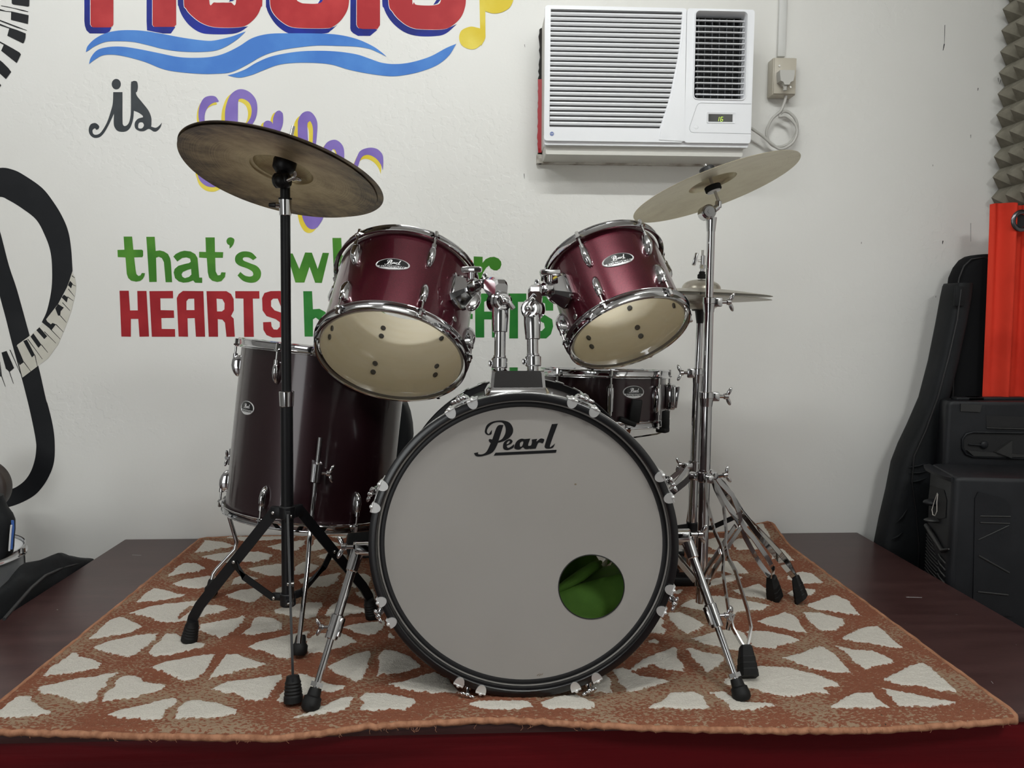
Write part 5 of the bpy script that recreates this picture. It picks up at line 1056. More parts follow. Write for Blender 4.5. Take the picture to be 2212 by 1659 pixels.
# ================================================================== AIR CONDITIONER
YF = 2.338
def acp(cx_, cy_, Y=YF): p = PY(1130+cx_/3.511, cy_/3.511, Y); return p
tl = acp(170, 38); br = acp(1738, 1079); tr = acp(1746, 38); bl_ = acp(155, 1075)
X0, X1, Z1, Z0 = (tl.x+bl_.x)/2, (tr.x+br.x)/2, tl.z, (br.z+bl_.z)/2
def ax_(cx_, cy_): p = acp(cx_, cy_); return p.x
def az_(cy_): return acp(950, cy_).z
def rrect(x0, z0, x1, z1, r, n=5):
    o = []
    for cx_, cz_, a0 in ((x1-r, z1-r, 0), (x0+r, z1-r, 90), (x0+r, z0+r, 180), (x1-r, z0+r, 270)):
        for i in range(n+1): t = math.radians(a0+90*i/n); o.append((cx_+r*math.cos(t), cz_+r*math.sin(t)))
    return o
acx = thing('air_conditioner', 'white window air conditioner set in the wall above the drum kit', 'air conditioner', (X0, WALL, Z0))
DRK = mat('dark_filter', (.16, .155, .15), .8); BLK_IN = mat('vent_interior', (.010, .010, .011), .7); VV = mat('grey_vane', (.045, .048, .052), .5)
plate = lambda y0, y1: (lambda x, z_, k: Vector((x, y0 if k == 0 else y1, z_)))
oh0 = rrect(ax_(1300, 410), az_(745), ax_(1694, 410), az_(75), .012)
m = MB(); m.poly([rrect(X0+.004, Z0-.004, X1-.004, Z1-.002, .008), oh0], plate(YF+.018, WALL-.001), 1); m.poly([rrect(X0+.008, Z0-.034, X1-.014, Z0+.02, .004)], plate(YF+.028, WALL-.001), 1); m.build('case', mat('aged_white_case', (.62, .61, .57), .45), acx, 30, True)
m = MB(); m.poly([rrect(X0+.002, Z0-.010, X1-.003, Z0+.03, .006)], plate(YF+.010, YF+.05), 1); m.build('lower_lip', WHITEP, acx, 30, True)
# grille: frame with curved right side, louvre slats as parts
def gz(cy_): return az_(cy_)
seam = lambda cy_: ax_(1243-(cy_-38)*.0215, cy_)
cr_ = [(1207, 84), (1207, 97), (1203, 170), (1197, 243), (1190, 317), (1179, 392), (1167, 467), (1152, 540), (1140, 600), (1122, 690), (1101, 770), (1080, 840), (1060, 900), (1038, 968), (1036, 972)]
hole = [(ax_(210-9*(c/1000), c), gz(c)) for c in (84, 972)]
gl0, gl1 = (ax_(210, 84), gz(84)), (ax_(200, 972), gz(972))
curve = [(ax_(a, c), gz(c)) for a, c in cr_]
hole = [gl0, gl1]+curve[::-1]
xs = ax_(1232, 550)
out = [p for p in rrect(X0, Z0, xs-.0006, Z1, .009)]
m = MB(); m.poly([out, hole], plate(YF, YF+.012), 1); gf = m.build('grille_frame', WHITEP, acx, 25, True)
m = MB(); m.box(((gl0[0]+curve[0][0])/2, YF+.016, (gl0[1]+gl1[1])/2), (curve[0][0]-gl0[0]+.004, .002, gl0[1]-gl1[1]+.004)); m.build('filter', DRK, acx, 0, True)
def xr_at(c):
    for (a0, c0), (a1, c1) in zip(cr_, cr_[1:]):
        if c0 <= c <= c1: return a0+(a1-a0)*(c-c0)/(c1-c0)
    return 1036
for i in range(23):
    c = 97+i*37.65+18.8; za = gz(c-11.5); zb_ = gz(c+11.0); x0_ = ax_(206, c)-.001; x1_ = ax_(xr_at(c)+3, c)
    m = MB(); m.loft([[(x, YF+.0015, za), (x, YF+.0005, (za+zb_)/2), (x, YF+.004, zb_), (x, YF+.0115, zb_+.0012), (x, YF+.0100, za-.001)] for x in (x0_, x1_)]); m.build('louvre_slat', WHITEP, gf, 30, True)
# raised swoosh panel right of the grille
m = MB(); q = [(a+14, c) for a, c in cr_[2:]]+[(1030, 1060), (1222, 1068), (1236, 60)]
m.poly([[(ax_(a, c), gz(c)) for a, c in q]], plate(YF-.0022, YF+.002), 1); m.build('side_panel', WHITEP, acx, 25, True)
# right section with the air outlet
oh = rrect(ax_(1303, 410), gz(742), ax_(1691, 410), gz(78), .012)
out = rrect(xs+.0006, Z0, X1, Z1, .009); m = MB(); m.poly([out, oh], plate(YF, YF+.014), 1); rs_ = m.build('outlet_panel', WHITEP, acx, 25, True)
m = MB(); o1 = rrect(ax_(1292, 410), gz(752), ax_(1702, 410), gz(66), .015); o2 = rrect(ax_(1308, 410), gz(736), ax_(1686, 410), gz(84), .010)
m.loft([[(x, YF+.0005, z_) for x, z_ in o1], [(x, YF-.0035, z_) for x, z_ in rrect(ax_(1295, 410), gz(749), ax_(1699, 410), gz(69), .014)], [(x, YF-.0035, z_) for x, z_ in rrect(ax_(1301, 410), gz(744), ax_(1693, 410), gz(75), .012)], [(x, YF+.004, z_) for x, z_ in o2], [(x, YF+.040, z_) for x, z_ in o2]], cap=False); m.build('outlet_frame', WHITEP, acx, 30, True)
m = MB(); m.box(((ax_(1308, 410)+ax_(1686, 410))/2, YF+.055, (gz(736)+gz(84))/2), (ax_(1686, 410)-ax_(1308, 410)+.01, .002, gz(84)-gz(736)+.01)); m.build('outlet_back', BLK_IN, acx, 0, True)
for i in range(14):
    c = 141+i*43.3; z_ = gz(c); m = MB(); m.loft([[(x, YF+.003, z_-.0010), (x, YF+.003, z_+.0012), (x, YF+.005, z_+.0014), (x, YF+.012, z_-.0002), (x, YF+.012, z_-.0012)] for x in (ax_(1310, c), ax_(1684, c))]); m.build('horizontal_vane', WHITEP, acx, 30, True)
for cx_ in (1345, 1395, 1450, 1505, 1560, 1615, 1665):
    m = MB(); x = ax_(cx_, 410); m.box((x, YF+.036, (gz(736)+gz(84))/2), (.0022, .020, gz(84)-gz(736)-.01), M=None); m.build('vertical_vane', VV, acx, 0, True)
# control strip
groove = mat('groove_grey', (.42, .43, .45), .5)
m = MB(); gp = [(1730, 775), (1345, 775), (1328, 782), (1316, 800), (1265, 950), (1262, 975), (1272, 995), (1295, 1000), (1728, 1003)]
m.tube([Vector((ax_(a, c), YF-.0002, gz(c))) for a, c in gp], .0007, 6); m.build('control_outline', groove, acx, 60, True)
m = MB(); o1 = rrect(ax_(1393, 885), gz(927), ax_(1611, 885), gz(843), .004); o2 = rrect(ax_(1404, 885), gz(916), ax_(1598, 885), gz(858), .002)
m.loft([[(x, YF+.0003, z_) for x, z_ in o1], [(x, YF-.0018, z_) for x, z_ in o1], [(x, YF-.0005, z_) for x, z_ in o2]], cap=False); m.build('display_bezel', WHITEP, acx, 20, True)
m = MB(); m.box(((ax_(1404, 885)+ax_(1590, 885))/2, YF-.0003, (gz(857)+gz(915))/2), (ax_(1586, 885)-ax_(1404, 885), .0016, gz(857)-gz(915)), b=.0004); dw = m.build('display_window', mat('display_glass', (.008, .008, .008), .12), acx, 0, True)
LED = mat('green_led', (.1, .1, 0), .5); BS(LED).inputs['Emission Color'].default_value = (.55, .95, .06, 1); BS(LED).inputs['Emission Strength'].default_value = 1.3
m = MB(); dg = [(1487, 880, 1484, 894), (1484, 897, 1481, 911), (1501, 880, 1517, 880), (1500, 882, 1498, 894), (1499, 896, 1514, 896), (1497, 898, 1495, 910), (1514, 898, 1511, 910), (1497, 911, 1509, 911)]
for x1, y1_, x2, y2 in dg:
    s = stroke(x1, y1_, x2, y2, 3.0); m.poly([[(ax_(a, c), gz(c)) for a, c in s]], lambda x, z_, k: Vector((x, YF-.0013, z_)))
m.build('display_digits', LED, dw, 0, True)
m = MB(); m.ball((ax_(1312, 960), YF+.0005, gz(960)), .0078, (1, .18, .8), 20); m.build('sensor', WHITEP, acx, 60, True)
NB = mat('roundel_blue', (.03, .09, .35), .35); cxr, czr = ax_(218, 1026), gz(1026); m = MB(); m.poly([el(cxr, czr, .0062, .0062, 32)], plate(YF-.0012, YF+.001), 1); rn = m.build('emblem', NB, acx, 30, True)
m = MB(); m.lathe([(.0049, 0), (.0053, 0)], 32, Matrix.Translation((cxr, YF-.0014, czr)) @ Matrix.Rotation(math.pi/2, 4, 'X'))
gfv, gff = logo_font('GE', .0058); m.add([(cxr+p[0], YF-.0014, czr+p[1]) for p in gfv], gff); m.build('emblem_mark', P_WHT, rn, 0, True)
# plaster opening around the unit
wornm = noise_col(mat('worn_plaster_edge', (.5, .47, .42), .8), (.30, .26, .22), (.62, .60, .55), 30, .30, .55, 8, bump=.8, bscale=60, bdist=.004)
m = MB(); sx0, sx1 = PY(1130+103/3.511, 350, WALL-.02).x, PY(1130+1640/3.511, 350, WALL-.02).x; zs1 = PY(1300, 1180/3.511, WALL-.02).z; zs0 = PY(1300, 1246/3.511, WALL-.02).z
secs = []; rr = random.Random(5)
for i in range(50):
    x = sx0+(sx1-sx0)*i/49; j = lambda: rr.uniform(-.0012, .0012); secs.append([(x, WALL-.022+j(), zs0+j()), (x, WALL-.024+j(), zs1+j()), (x, WALL+.01, zs1), (x, WALL+.01, zs0)])
m.loft(secs); struct(m.build('trim_1', wornm, None, 40))
m = MB(); x0a = PY(1130+104/3.511, 200, WALL).x; secs = []
for i in range(40):
    z_ = zs0+(Z1-.01-zs0)*i/39; e = rr.uniform(-.003, .003); secs.append([(x0a+.006+e, WALL-.003, z_), (x0a+.010+e, WALL-.016, z_), (X0+.006, WALL-.016, z_), (X0+.006, WALL-.003, z_)])
m.loft(secs); struct(m.build('trim_2', mat('dark_gap', (.02, .018, .016), .9), None, 40))
m = MB(); secs = []
for i in range(26):
    z_ = PY(1160, 330, WALL-.02).z+(PY(1160, 172, WALL-.02).z-PY(1160, 330, WALL-.02).z)*i/25; e = rr.uniform(-.0015, .0015); w_ = .010 if i > 2 else .004+.003*i
    secs.append([(X0+.002-w_+e, WALL-.024, z_), (X0+.005, WALL-.026, z_), (X0+.005, WALL-.018, z_), (X0-.004-w_*.3, WALL-.018, z_)])
m.loft(secs); tp = m.build('red_tape', mat('red_sealing_tape', (.42, .012, .020), .4), None, 50); tag(tp, 'strip of red tape sealing the left side of the air conditioner', 'tape')
m = MB(); secs = []
for i in range(30):
    t = i/29; x = X0+.02+(X1-X0)*.24*t; secs.append([(x, WALL-.03+.003*math.sin(t*20), zs1+.004+.001*math.sin(t*31)), (x, WALL-.032, zs1+.009+.001*math.sin(t*17)), (x, WALL-.02, zs1+.008), (x, WALL-.02, zs1+.003)])
m.loft(secs); tag(m.build('foil_strip', mat('foil', (.8, .78, .72), .25, 1.), None, 50), 'crumpled foil strip tucked under the left half of the air conditioner', 'foil')
# ------------------------------------------------------------------ SOCKET, PLUG, CABLE, TRUNKING
YB_ = WALL-.048
f0 = PY(1130+1898/3.511, 434/3.511, YB_); f1 = PY(1130+2068/3.511, 722/3.511, YB_)
bxx = thing('socket_box', 'beige surface-mounted power socket box right of the air conditioner', 'socket', (f0.x, WALL, f1.z))
m = MB(); m.box(((f0.x+f1.x)/2, (YB_+WALL)/2, (f0.z+f1.z)/2), (f1.x-f0.x, WALL-YB_-.001, f0.z-f1.z), b=.004); m.build('box', CREAMP, bxx, 30, True)
m = MB(); m.box(((f0.x+f1.x)/2, YB_-.002, (f0.z+f1.z)/2), (f1.x-f0.x-.006, .004, f0.z-f1.z-.006), b=.002); m.build('cover', CREAMP, bxx, 30, True)
m = MB()
for dx, dz in ((-.020, .030), (.018, -.034)): m.cyl(((f0.x+f1.x)/2+dx, YB_-.006, (f0.z+f1.z)/2+dz), ((f0.x+f1.x)/2+dx, YB_-.002, (f0.z+f1.z)/2+dz), .003, n=12)
m.build('screw', STEEL, bxx, 40, True)
YP = YB_-.034; p0 = PY(1130+1950/3.511, 530/3.511, YP); p1 = PY(1130+2058/3.511, 612/3.511, YP)
PLG = mat('light_grey_plug', (.50, .49, .46), .4)
pl = thing('plug', 'pale grey plug pushed into the beige socket box', 'plug', ((p0.x+p1.x)/2, YB_, p1.z))
m = MB(); xm = (p0.x+p1.x)/2; hw = (p1.x-p0.x)/2
m.loft([[(xm-hw*k*a, yy_, zz_) for a, yy_ in ((1, YP), (-1, YP), (-1, YB_-.004), (1, YB_-.004))] for k, zz_ in ((1, p0.z), (1, p0.z-.012), (.88, p1.z), (.5, p1.z-.004), (.32, p1.z-.012))]); m.build('body', PLG, pl, 25, True)
m = MB(); xs_, zs_ = PY(1130+1998/3.511, 0, YP).x, PY(1700, 655/3.511, YP).z
m.lathe([(.006, p1.z-.026), (.0066, p1.z-.022), (.0058, p1.z-.021), (.0068, p1.z-.018), (.0060, p1.z-.016), (.0072, p1.z-.012), (.0072, p1.z-.004)], 16, Matrix.Translation((xm-.001, (YP+YB_)/2-.004, 0)), True); m.build('strain_relief', PLG, pl, 25, True)
cab = thing('power_cable', 'pale grey cable looped between the air conditioner and the plug', 'cable', (xm, WALL-.05, p1.z-.03))
cpts = [(1995, 650, -.030), (1998, 690, -.034), (1992, 740, -.040), (1975, 795, -.044), (1955, 840, -.044), (1925, 868, -.040), (1890, 900, -.036), (1858, 960, -.032), (1845, 1010, -.028), (1862, 1070, -.026), (1905, 1110, -.026), (1960, 1112, -.026), (2020, 1085, -.026), (2065, 1025, -.026), (2080, 960, -.028), (2060, 895, -.030), (2010, 850, -.032), (1965, 850, -.036), (1945, 885, -.040), (1990, 880, -.044), (2050, 925, -.046), (2078, 985, -.046), (2060, 1060, -.044), (2010, 1110, -.042), (1950, 1130, -.040), (1890, 1095, -.040), (1820, 1035, -.044), (1770, 1000, -.046), (1732, 975, -.046), (1700, 965, -.046)]
cp = [PY(1130+a/3.511, c/3.511, WALL+dy) for a, c, dy in cpts]
sm = []
for i in range(len(cp)-1):
    a0 = cp[max(0, i-1)]; a1_ = cp[i]; a2_ = cp[i+1]; a3 = cp[min(len(cp)-1, i+2)]
    for j in range(4):
        t = j/4; sm.append(.5*((2*a1_)+(a2_-a0)*t+(2*a0-5*a1_+4*a2_-a3)*t*t+(3*a1_-a0-3*a2_+a3)*t**3))
sm.append(cp[-1]); MB().tube(sm, .0046, 10).build('cord', PLG, cab, 60, True)
c0 = PY(1130+1932/3.511, 430/3.511, WALL-.014); c1 = PY(1130+1988/3.511, 430/3.511, WALL-.014)
tk = MB(); tk.box(((c0.x+c1.x)/2, WALL-.0075, (c0.z+ZC)/2), (c1.x-c0.x, .014, ZC-c0.z-.002), b=.002); tag(tk.build('cable_trunking', mat('white_trunking', (.68, .68, .66), .4), None, 30), 'white cable trunking running up the wall from the beige socket box', 'trunking')
# ================================================================== RIGHT SIDE
foam = mat('acoustic_foam', (.20, .185, .145), .95); noise_col(foam, (.17, .155, .12), (.235, .22, .175), 40, .3, .7, 4, bump=.4, bscale=900, bdist=.0008)
fp = thing('acoustic_foam', 'olive grey pyramid acoustic foam on the wall above the orange-red curtain', 'foam', (XR, 2.2, 1.6))
pt = .0655; fz0 = PY(2167, 432, 2.40).z; xt = PY(2171, 300, 2.42).x; XW = xt+.045
m = MB(); ny, nzp = 9, 20
vs = []; ff = []
for j in range(ny):
    for k in range(nzp):
        y0_ = WALL-.006-pt*(j+1); z0_ = fz0-.015+pt*k; o = len(vs)
        vs += [(XW, y0_, z0_), (XW, y0_+pt, z0_), (XW, y0_+pt, z0_+pt), (XW, y0_, z0_+pt), (XW-.045, y0_+pt/2, z0_+pt/2)]; ff += [(o, o+1, o+4), (o+1, o+2, o+4), (o+2, o+3, o+4), (o+3, o, o+4)]
m.add(vs, ff); m.box(((XW+XR)/2, WALL-.006-pt*ny/2, fz0-.015+pt*nzp/2), (XR-XW-.001, pt*ny, pt*nzp)); m.build('pyramid_sheet', foam, fp, 0, True)
cur_m = mat('orange_red_cloth', (.62, .040, .020), .8, spec=.2); noise_col(cur_m, (.58, .036, .018), (.70, .048, .024), 6, bump=.15, bscale=700, bdist=.0005)
ct = thing('curtain', 'orange-red curtain with a steel eyelet hanging at the right edge', 'curtain', (1.66, 2.30, 1.5))
m = MB(); CYY = 2.32; xc0 = PY(2146, 440, CYY).x; zc1 = PY(2150, 440, CYY).z; zc0 = .05; vs = []; ff = []; nu, nv = 60, 34
def cur_pt(u, v_):
    wdt = XR-.01-xc0-.012*(1-v_); x = xc0+.030*(1-v_)**.8*1.0+wdt*u; yy_ = CYY+.020*math.sin(u*15+.4+1.2*(1-v_))*(.4+.6*min(1, u*3))-.010*math.sin(u*31)*v_
    if u < .14: yy_ += (.14-u)*.10
    zz_ = zc0+(zc1-zc0)*v_ + (.004*math.sin(u*12) if v_ > .98 else 0)
    return (x, yy_, zz_)
eyc = PY(2199, 478, CYY-.015); 
for i in range(nu+1):
    for j in range(nv+1): vs.append(cur_pt(i/nu, j/nv))
for i in range(nu):
    for j in range(nv): a = i*(nv+1)+j; ff.append((a, a+nv+1, a+nv+2, a+1))
m.add(vs, ff); m.build('cloth', cur_m, ct, 80, True)
m = MB(); T = Matrix.Translation(eyc+Vector((.001, -.014, 0))) @ Matrix.Rotation(math.pi/2, 4, 'X'); m.lathe([(.020, 0), (.021, .004), (.026, .006), (.032, .003), (.0335, 0), (.032, -.002), (.020, -.001)], 40, T); m.build('eyelet', mat('dark_steel', (.16, .16, .17), .3, 1.), ct, 50, True)
m = MB(); m.lathe([(.0001, -.006), (.020, -.004)], 30, T); m.build('eyelet_opening', BLK_IN, ct, 0, True)
BAG = mat('black_nylon', (.008, .009, .011), .65, spec=.3); noise_col(BAG, (.005, .006, .007), (.011, .0125, .015), 7, .35, .7, 6, bump=.35, bscale=30, bdist=.004)
BAG2 = mat('black_canvas', (.005, .005, .006), .85, spec=.2)
def outline_case(name, label, cat, rows, Y, depth, mtl, lean=0):
    """soft case: rows of (py, left px, right px) at distance Y, rounded in depth"""
    t = thing(name, label, cat, PY(rows[-1][1], rows[-1][0], Y)); m = MB(); secs = []
    z0_ = None
    for py, l_, r_ in rows:
        zz_ = PY((l_+r_)/2, py, Y).z; yy_ = Y+lean*(PY(0, rows[0][0], Y).z-zz_)*-1
        a_ = PY(l_, py, yy_); b_ = PY(r_, py, yy_); q = []; hw_ = (b_.x-a_.x)/2; cx_ = (a_.x+b_.x)/2
        for k in range(20):
            t_ = 2*math.pi*k/20; c_, s_ = math.cos(t_), math.sin(t_); q.append((cx_+hw_*math.copysign(abs(c_)**.6, c_), yy_+depth/2*math.copysign(abs(s_)**.6, s_), zz_))
        secs.append(q)
    m.loft(secs); m.build('body', mtl, t, 60, True); return t
rows = [(551, 2105, 2145), (554, 2092, 2158), (562, 2078, 2168), (578, 2065, 2178), (600, 2055, 2180), (640, 2050, 2182), (760, 2044, 2176), (870, 2040, 2168), (1100, 2030, 2160), (1330, 2020, 2150)]
gc = outline_case('guitar_case', 'tall black instrument case with a rounded top between the gig bag and the curtain', 'case', rows, 2.415, .085, BAG2)
m = MB(); zp_ = [(870, 2058), (760, 2062), (640, 2066), (600, 2072), (575, 2082), (560, 2098), (556, 2125), (562, 2150), (578, 2163), (610, 2168), (760, 2164), (870, 2156)]
m.tube([PY(b_, a_, 2.3735) for a_, b_ in zp_], .0022, 6); m.build('piping', BLACKP, gc, 60, True)
rows = [(612, 2052, 2086), (618, 2048, 2088), (640, 2043, 2086), (700, 2032, 2075), (780, 2016, 2058), (860, 1995, 2038), (920, 1968, 2026), (960, 1948, 2020), (1000, 1932, 2014), (1060, 1920, 2008), (1120, 1905, 2006), (1180, 1893, 2006), (1260, 1880, 2004), (1330, 1872, 2002)]
gb = outline_case('gig_bag', 'slim black nylon gig bag leaning on the wall left of the loudspeakers', 'bag', rows, 2.385, .10, BAG)
m = MB(); m.tube([PY(a_, b_, 2.328) for a_, b_ in ((2076, 625), (2068, 690), (2050, 770), (2026, 860), (2000, 930), (1975, 985), (1970, 1040), (1978, 1100), (1985, 1180), (1982, 1260))], .0022, 6); m.build('zip', BLACKP, gb, 60, True)
m = MB(); tpz = PY(2072, 640, 2.331); m.box(tpz, (.030, .008, .060), b=.003); m.build('top_flap', BAG, gb, 30, True)
for a in ((1962, 1010, 2004, 1000), (1964, 1022, 2004, 1018), (1966, 1042, 2002, 1032), (1935, 1130, 1960, 1100), (1925, 1165, 1950, 1150)):
    p, q = PY(a[0], a[1], 2.334), PY(a[2], a[3], 2.334); MB().tube([p, (p+q)/2+Vector((0, -.006, 0)), q], [.001, .0035, .001], 8).build('crease', BAG, gb, 80, True)
rows = [(868, 862, 876), (874, 856, 880), (890, 846, 886), (915, 836, 891), (940, 826, 893), (980, 812, 888), (1040, 796, 876), (1100, 778, 862), (1150, 752, 850), (1176, 748, 842), (1192, 754, 836)]
outline_case('backpack', 'black soft bag standing between the floor tom and the bass drum, against the wall', 'bag', rows, 2.31, .12, BAG)
# loudspeakers: slabs with a left flank and a front
SPK = mat('speaker_plastic', (.010, .011, .013), .5, spec=.35); noise_col(SPK, (.007, .008, .010), (.014, .015, .018), 9, .3, .7, 5, bump=.3, bscale=900, bdist=.0006)
GRL = mat('speaker_grille', (.006, .006, .007), .5); RIB = mat('speaker_rib', (.028, .028, .028), .45)
def sbox(t, A, B, C, z0_, z1_, mtl, name='cabinet', r=.022):
    """A near-left corner, B far-left corner, C near-right corner (xy)"""
    A, B, C = (Vector((p[0], p[1])) for p in (A, B, C)); D = B+(C-A); pts = []
    for P_, n0, n1 in ((A, B, C), (C, A, D), (D, C, B), (B, D, A)):
        u_ = (n0-P_).normalized(); w_ = (n1-P_).normalized()
        for k in range(6):
            th = k/5*math.pi/2; o_ = P_+u_*r*(1-math.sin(th))+w_*r*(1-math.cos(th)); pts.append(o_)
    c_ = (A+D)/2
    m = MB(); secs = []
    for zz_, s_ in ((z0_, .985), (z0_+.006, 1), (z1_-.012, 1), (z1_-.004, .985), (z1_, .955)): secs.append([(c_.x+(p.x-c_.x)*s_, c_.y+(p.y-c_.y)*s_, zz_) for p in pts])
    m.loft(secs); return m.build(name, mtl, t, 35, True)
SA, SB, SC_ = (1.318, 2.035), (1.368, 2.235), (1.66, 1.985)
s1z = PY(2070, 1032, 2.03).z
sp1 = thing('loudspeaker', 'smaller black portable loudspeaker, in front with a side grip and ribbed flank', 'loudspeaker', (1.45, 2.1, 0))
sbox(sp1, SA, SB, SC_, .0, s1z, SPK)
fd = (Vector(SC_)-Vector(SA)).normalized(); fn = Vector((fd.y, -fd.x)); ld_ = (Vector(SB)-Vector(SA)).normalized(); ln_ = Vector((-ld_.y, ld_.x))
FRM = lambda o, d, n_: Matrix(((d.x, n_.x, 0, o[0]), (d.y, n_.y, 0, o[1]), (0, 0, 1, 0), (0, 0, 0, 1)))
TF1 = FRM(SA, fd, fn); TL1 = FRM(SA, ld_, ln_)
def onplane(T, px, py):
    o = T.translation; n_ = T.to_3x3() @ Vector((0, 1, 0)); p = PPL(px, py, o, n_); return T.inverted() @ p
m = MB(); c_ = [onplane(TF1, a, b) for a, b in ((2118, 1055), (2190, 1085), (2196, 1340), (2108, 1340))]
pa_ = [onplane(TF1, *p) for p in ((2105, 1075), (2112, 1062), (2165, 1075), (2182, 1092), (2184, 1330), (2100, 1330))]
m.poly([[(p.x, p.z) for p in pa_][::-1]], lambda x, z_, k: TF1 @ Vector((x, .004-.008*k, z_)), 1); fpn = m.build('front_panel', SPK, sp1, 25, True)
for a in ((2115, 1114, 2181, 1115, .0022), (2115, 1128, 2179, 1130, .0022), (2112, 1199, 2178, 1236, .0028), (2110, 1277, 2176, 1284, .0026), (2112, 1165, 2178, 1134, .0016)):
    p, q = onplane(TF1, a[0], a[1]), onplane(TF1, a[2], a[3]); MB().tube([TF1 @ Vector((p.x, .0045, p.z)), TF1 @ Vector((q.x, .0045, q.z))], a[4], 8).build('moulded_rib', RIB, sp1, 50, True)
# grip recess in the flank: dark pocket with a lip above and a shelf below
m = MB(); q = [onplane(TL1, *p) for p in ((2010, 1048), (2040, 1058), (2046, 1080), (2044, 1118), (2012, 1126), (2006, 1080))]
m.poly([[(p.x, p.z) for p in q]], lambda x, z_, k: TL1 @ Vector((x, .0016, z_))); m.build('grip_pocket', BLK_IN, sp1, 0, True)
m = MB(); p, q = onplane(TL1, 2006, 1040), onplane(TL1, 2060, 1052); m.loft([[TL1 @ Vector((x, y_, z_)) for y_, z_ in ((-.002, s1z-.018), (.022*k, s1z-.014), (.026*k, s1z-.004), (.0, s1z-.0005), (-.004, s1z-.002))] for x, k in ((.205, .6), (.16, 1), (.08, .9), (.03, .5), (.012, .1))]); m.build('grip_lip', SPK, sp1, 40, True)
m = MB(); m.ball(TL1 @ Vector((.13, .004, onplane(TL1, 2022, 1086).z)), .032, (1.0, .7, .32), 18); m.build('grip_bulge', SPK, sp1, 60, True)
m = MB(); zf = onplane(TL1, 2025, 1124).z; m.ball(TL1 @ Vector((.11, .002, zf)), .034, (1.1, .55, .22), 18); m.build('grip_shelf', RIB, sp1, 60, True)
m = MB(); a0_ = onplane(TL1, 2004, 1135); b0_ = onplane(TL1, 2040, 1190); c0_ = onplane(TL1, 2053, 1186)
m.tube([TL1 @ Vector((a0_.x, .004, a0_.z)), TL1 @ Vector(((a0_.x+b0_.x)/2, .009, (a0_.z+b0_.z)/2+.006)), TL1 @ Vector((b0_.x, .006, b0_.z)), TL1 @ Vector((c0_.x, .004, c0_.z))], [.007, .007, .006, .002], 10)
for i in range(14):
    z_ = a0_.z-.020-.0105*i; xa = .175; xb_ = .175-.011*min(i, 7)-.03 if i < 8 else .085
    m.tube([TL1 @ Vector((.19, .001, z_+.004)), TL1 @ Vector(((.19+xb_)/2, .0025, z_)), TL1 @ Vector((xb_, .001, z_-.004))], .0016, 6)
for i in range(7):
    z_ = b0_.z-.022-.019*i; m.tube([TL1 @ Vector((.078, .001, z_)), TL1 @ Vector((.05, .005, z_-.002)), TL1 @ Vector((.018, .002, z_-.008))], .0026, 6)
m.build('flank_rib', RIB, sp1, 50, True)
m = MB(); lp = [(2043, 1066), (2036, 1085), (2031, 1102), (2033, 1113), (2038, 1115), (2042, 1105), (2042, 1085), (2044, 1068)]; pp = [TL1 @ Vector((onplane(TL1, *p).x, .022, onplane(TL1, *p).z)) for p in lp]
m.tube(pp, .0011, 6); tag(m.build('string_loop', mat('white_string', (.55, .52, .48), .8), None, 60), 'small white string loop hanging from the grip of the smaller loudspeaker', 'string')
s2z = PY(2035, 866, 2.27).z; BA, BB, BC = (1.425, 2.255), (1.462, 2.36), (1.775, 2.215)
sp2 = thing('loudspeaker', 'larger black party loudspeaker behind, with a round mesh grille and top handle', 'loudspeaker', (1.6, 2.3, 0))
sbox(sp2, BA, BB, BC, 0, s2z, SPK, r=.018)
fd = (Vector(BC)-Vector(BA)).normalized(); fn = Vector((fd.y, -fd.x)); TF2 = FRM(BA, fd, fn)
def p2(px, py, e): p = onplane(TF2, px, py); return TF2 @ Vector((p.x, e, p.z))
m = MB(); pz = [onplane(TF2, *p) for p in ((2078, 948), (2086, 938), (2100, 934), (2262, 938), (2262, 990), (2100, 985), (2084, 978), (2078, 966))]
m.poly([[(p.x, p.z) for p in pz][::-1]], lambda x, z_, k: TF2 @ Vector((x, .0012, z_))); m.build('horn_recess', BLK_IN, sp2, 0, True)
m = MB(); m.tube([p2(a, b, .004) for a, b in ((2270, 936), (2100, 933), (2086, 937), (2078, 947), (2078, 968), (2085, 980), (2100, 986), (2270, 992))], .0035, 8); m.build('horn_frame', SPK, sp2, 60, True)
m = MB(); m.loft([[p2(a, b, e) for a, b in ((2145, 975), (2180, 950), (2180, 988))] for e in (.001, .016)]); m.loft([[p2(a, b, e) for a, b in ((2086, 972), (2110, 974), (2250, 984), (2250, 988), (2100, 984))] for e in (.001, .010)]); m.build('horn_fin', RIB, sp2, 30, True)
m = MB(); m.ball(p2(2124, 960, .006), .012, (1, .5, 1), 14); m.tube([p2(2090, 959, .006), p2(2122, 961, .008)], .0022, 8); m.build('knob', SPK, sp2, 40, True)
m = MB(); pz = [onplane(TF2, *p) for p in ((2130, 897), (2262, 902), (2262, 926), (2130, 922))]
m.poly([[(p.x, p.z) for p in pz][::-1]], lambda x, z_, k: TF2 @ Vector((x, .0012, z_))); m.build('handle_recess', BLK_IN, sp2, 0, True)
m = MB(); m.tube([p2(2130, 924, .003), p2(2262, 928, .003)], .0022, 8); m.build('handle_edge', RIB, sp2, 60, True)
m = MB(); m.loft([[p2(a, b, e) for a, b in ((2074, 872), (2120, 874), (2116, 890), (2074, 888))] for e in (.0005, .004)]); m.build('name_plate', RIB, sp2, 30, True)
for (a, b, c, d_) in ((2060, 862, 2120, 862), (2085, 866, 2212, 866)):
    m = MB(); p, q = PY(a, b, 2.30), PY(c, d_, 2.30); m.box(((p.x+q.x)/2, 2.30, s2z+.004), (q.x-p.x, .03, .010), b=.003); m.build('top_rail', SPK, sp2, 30, True)
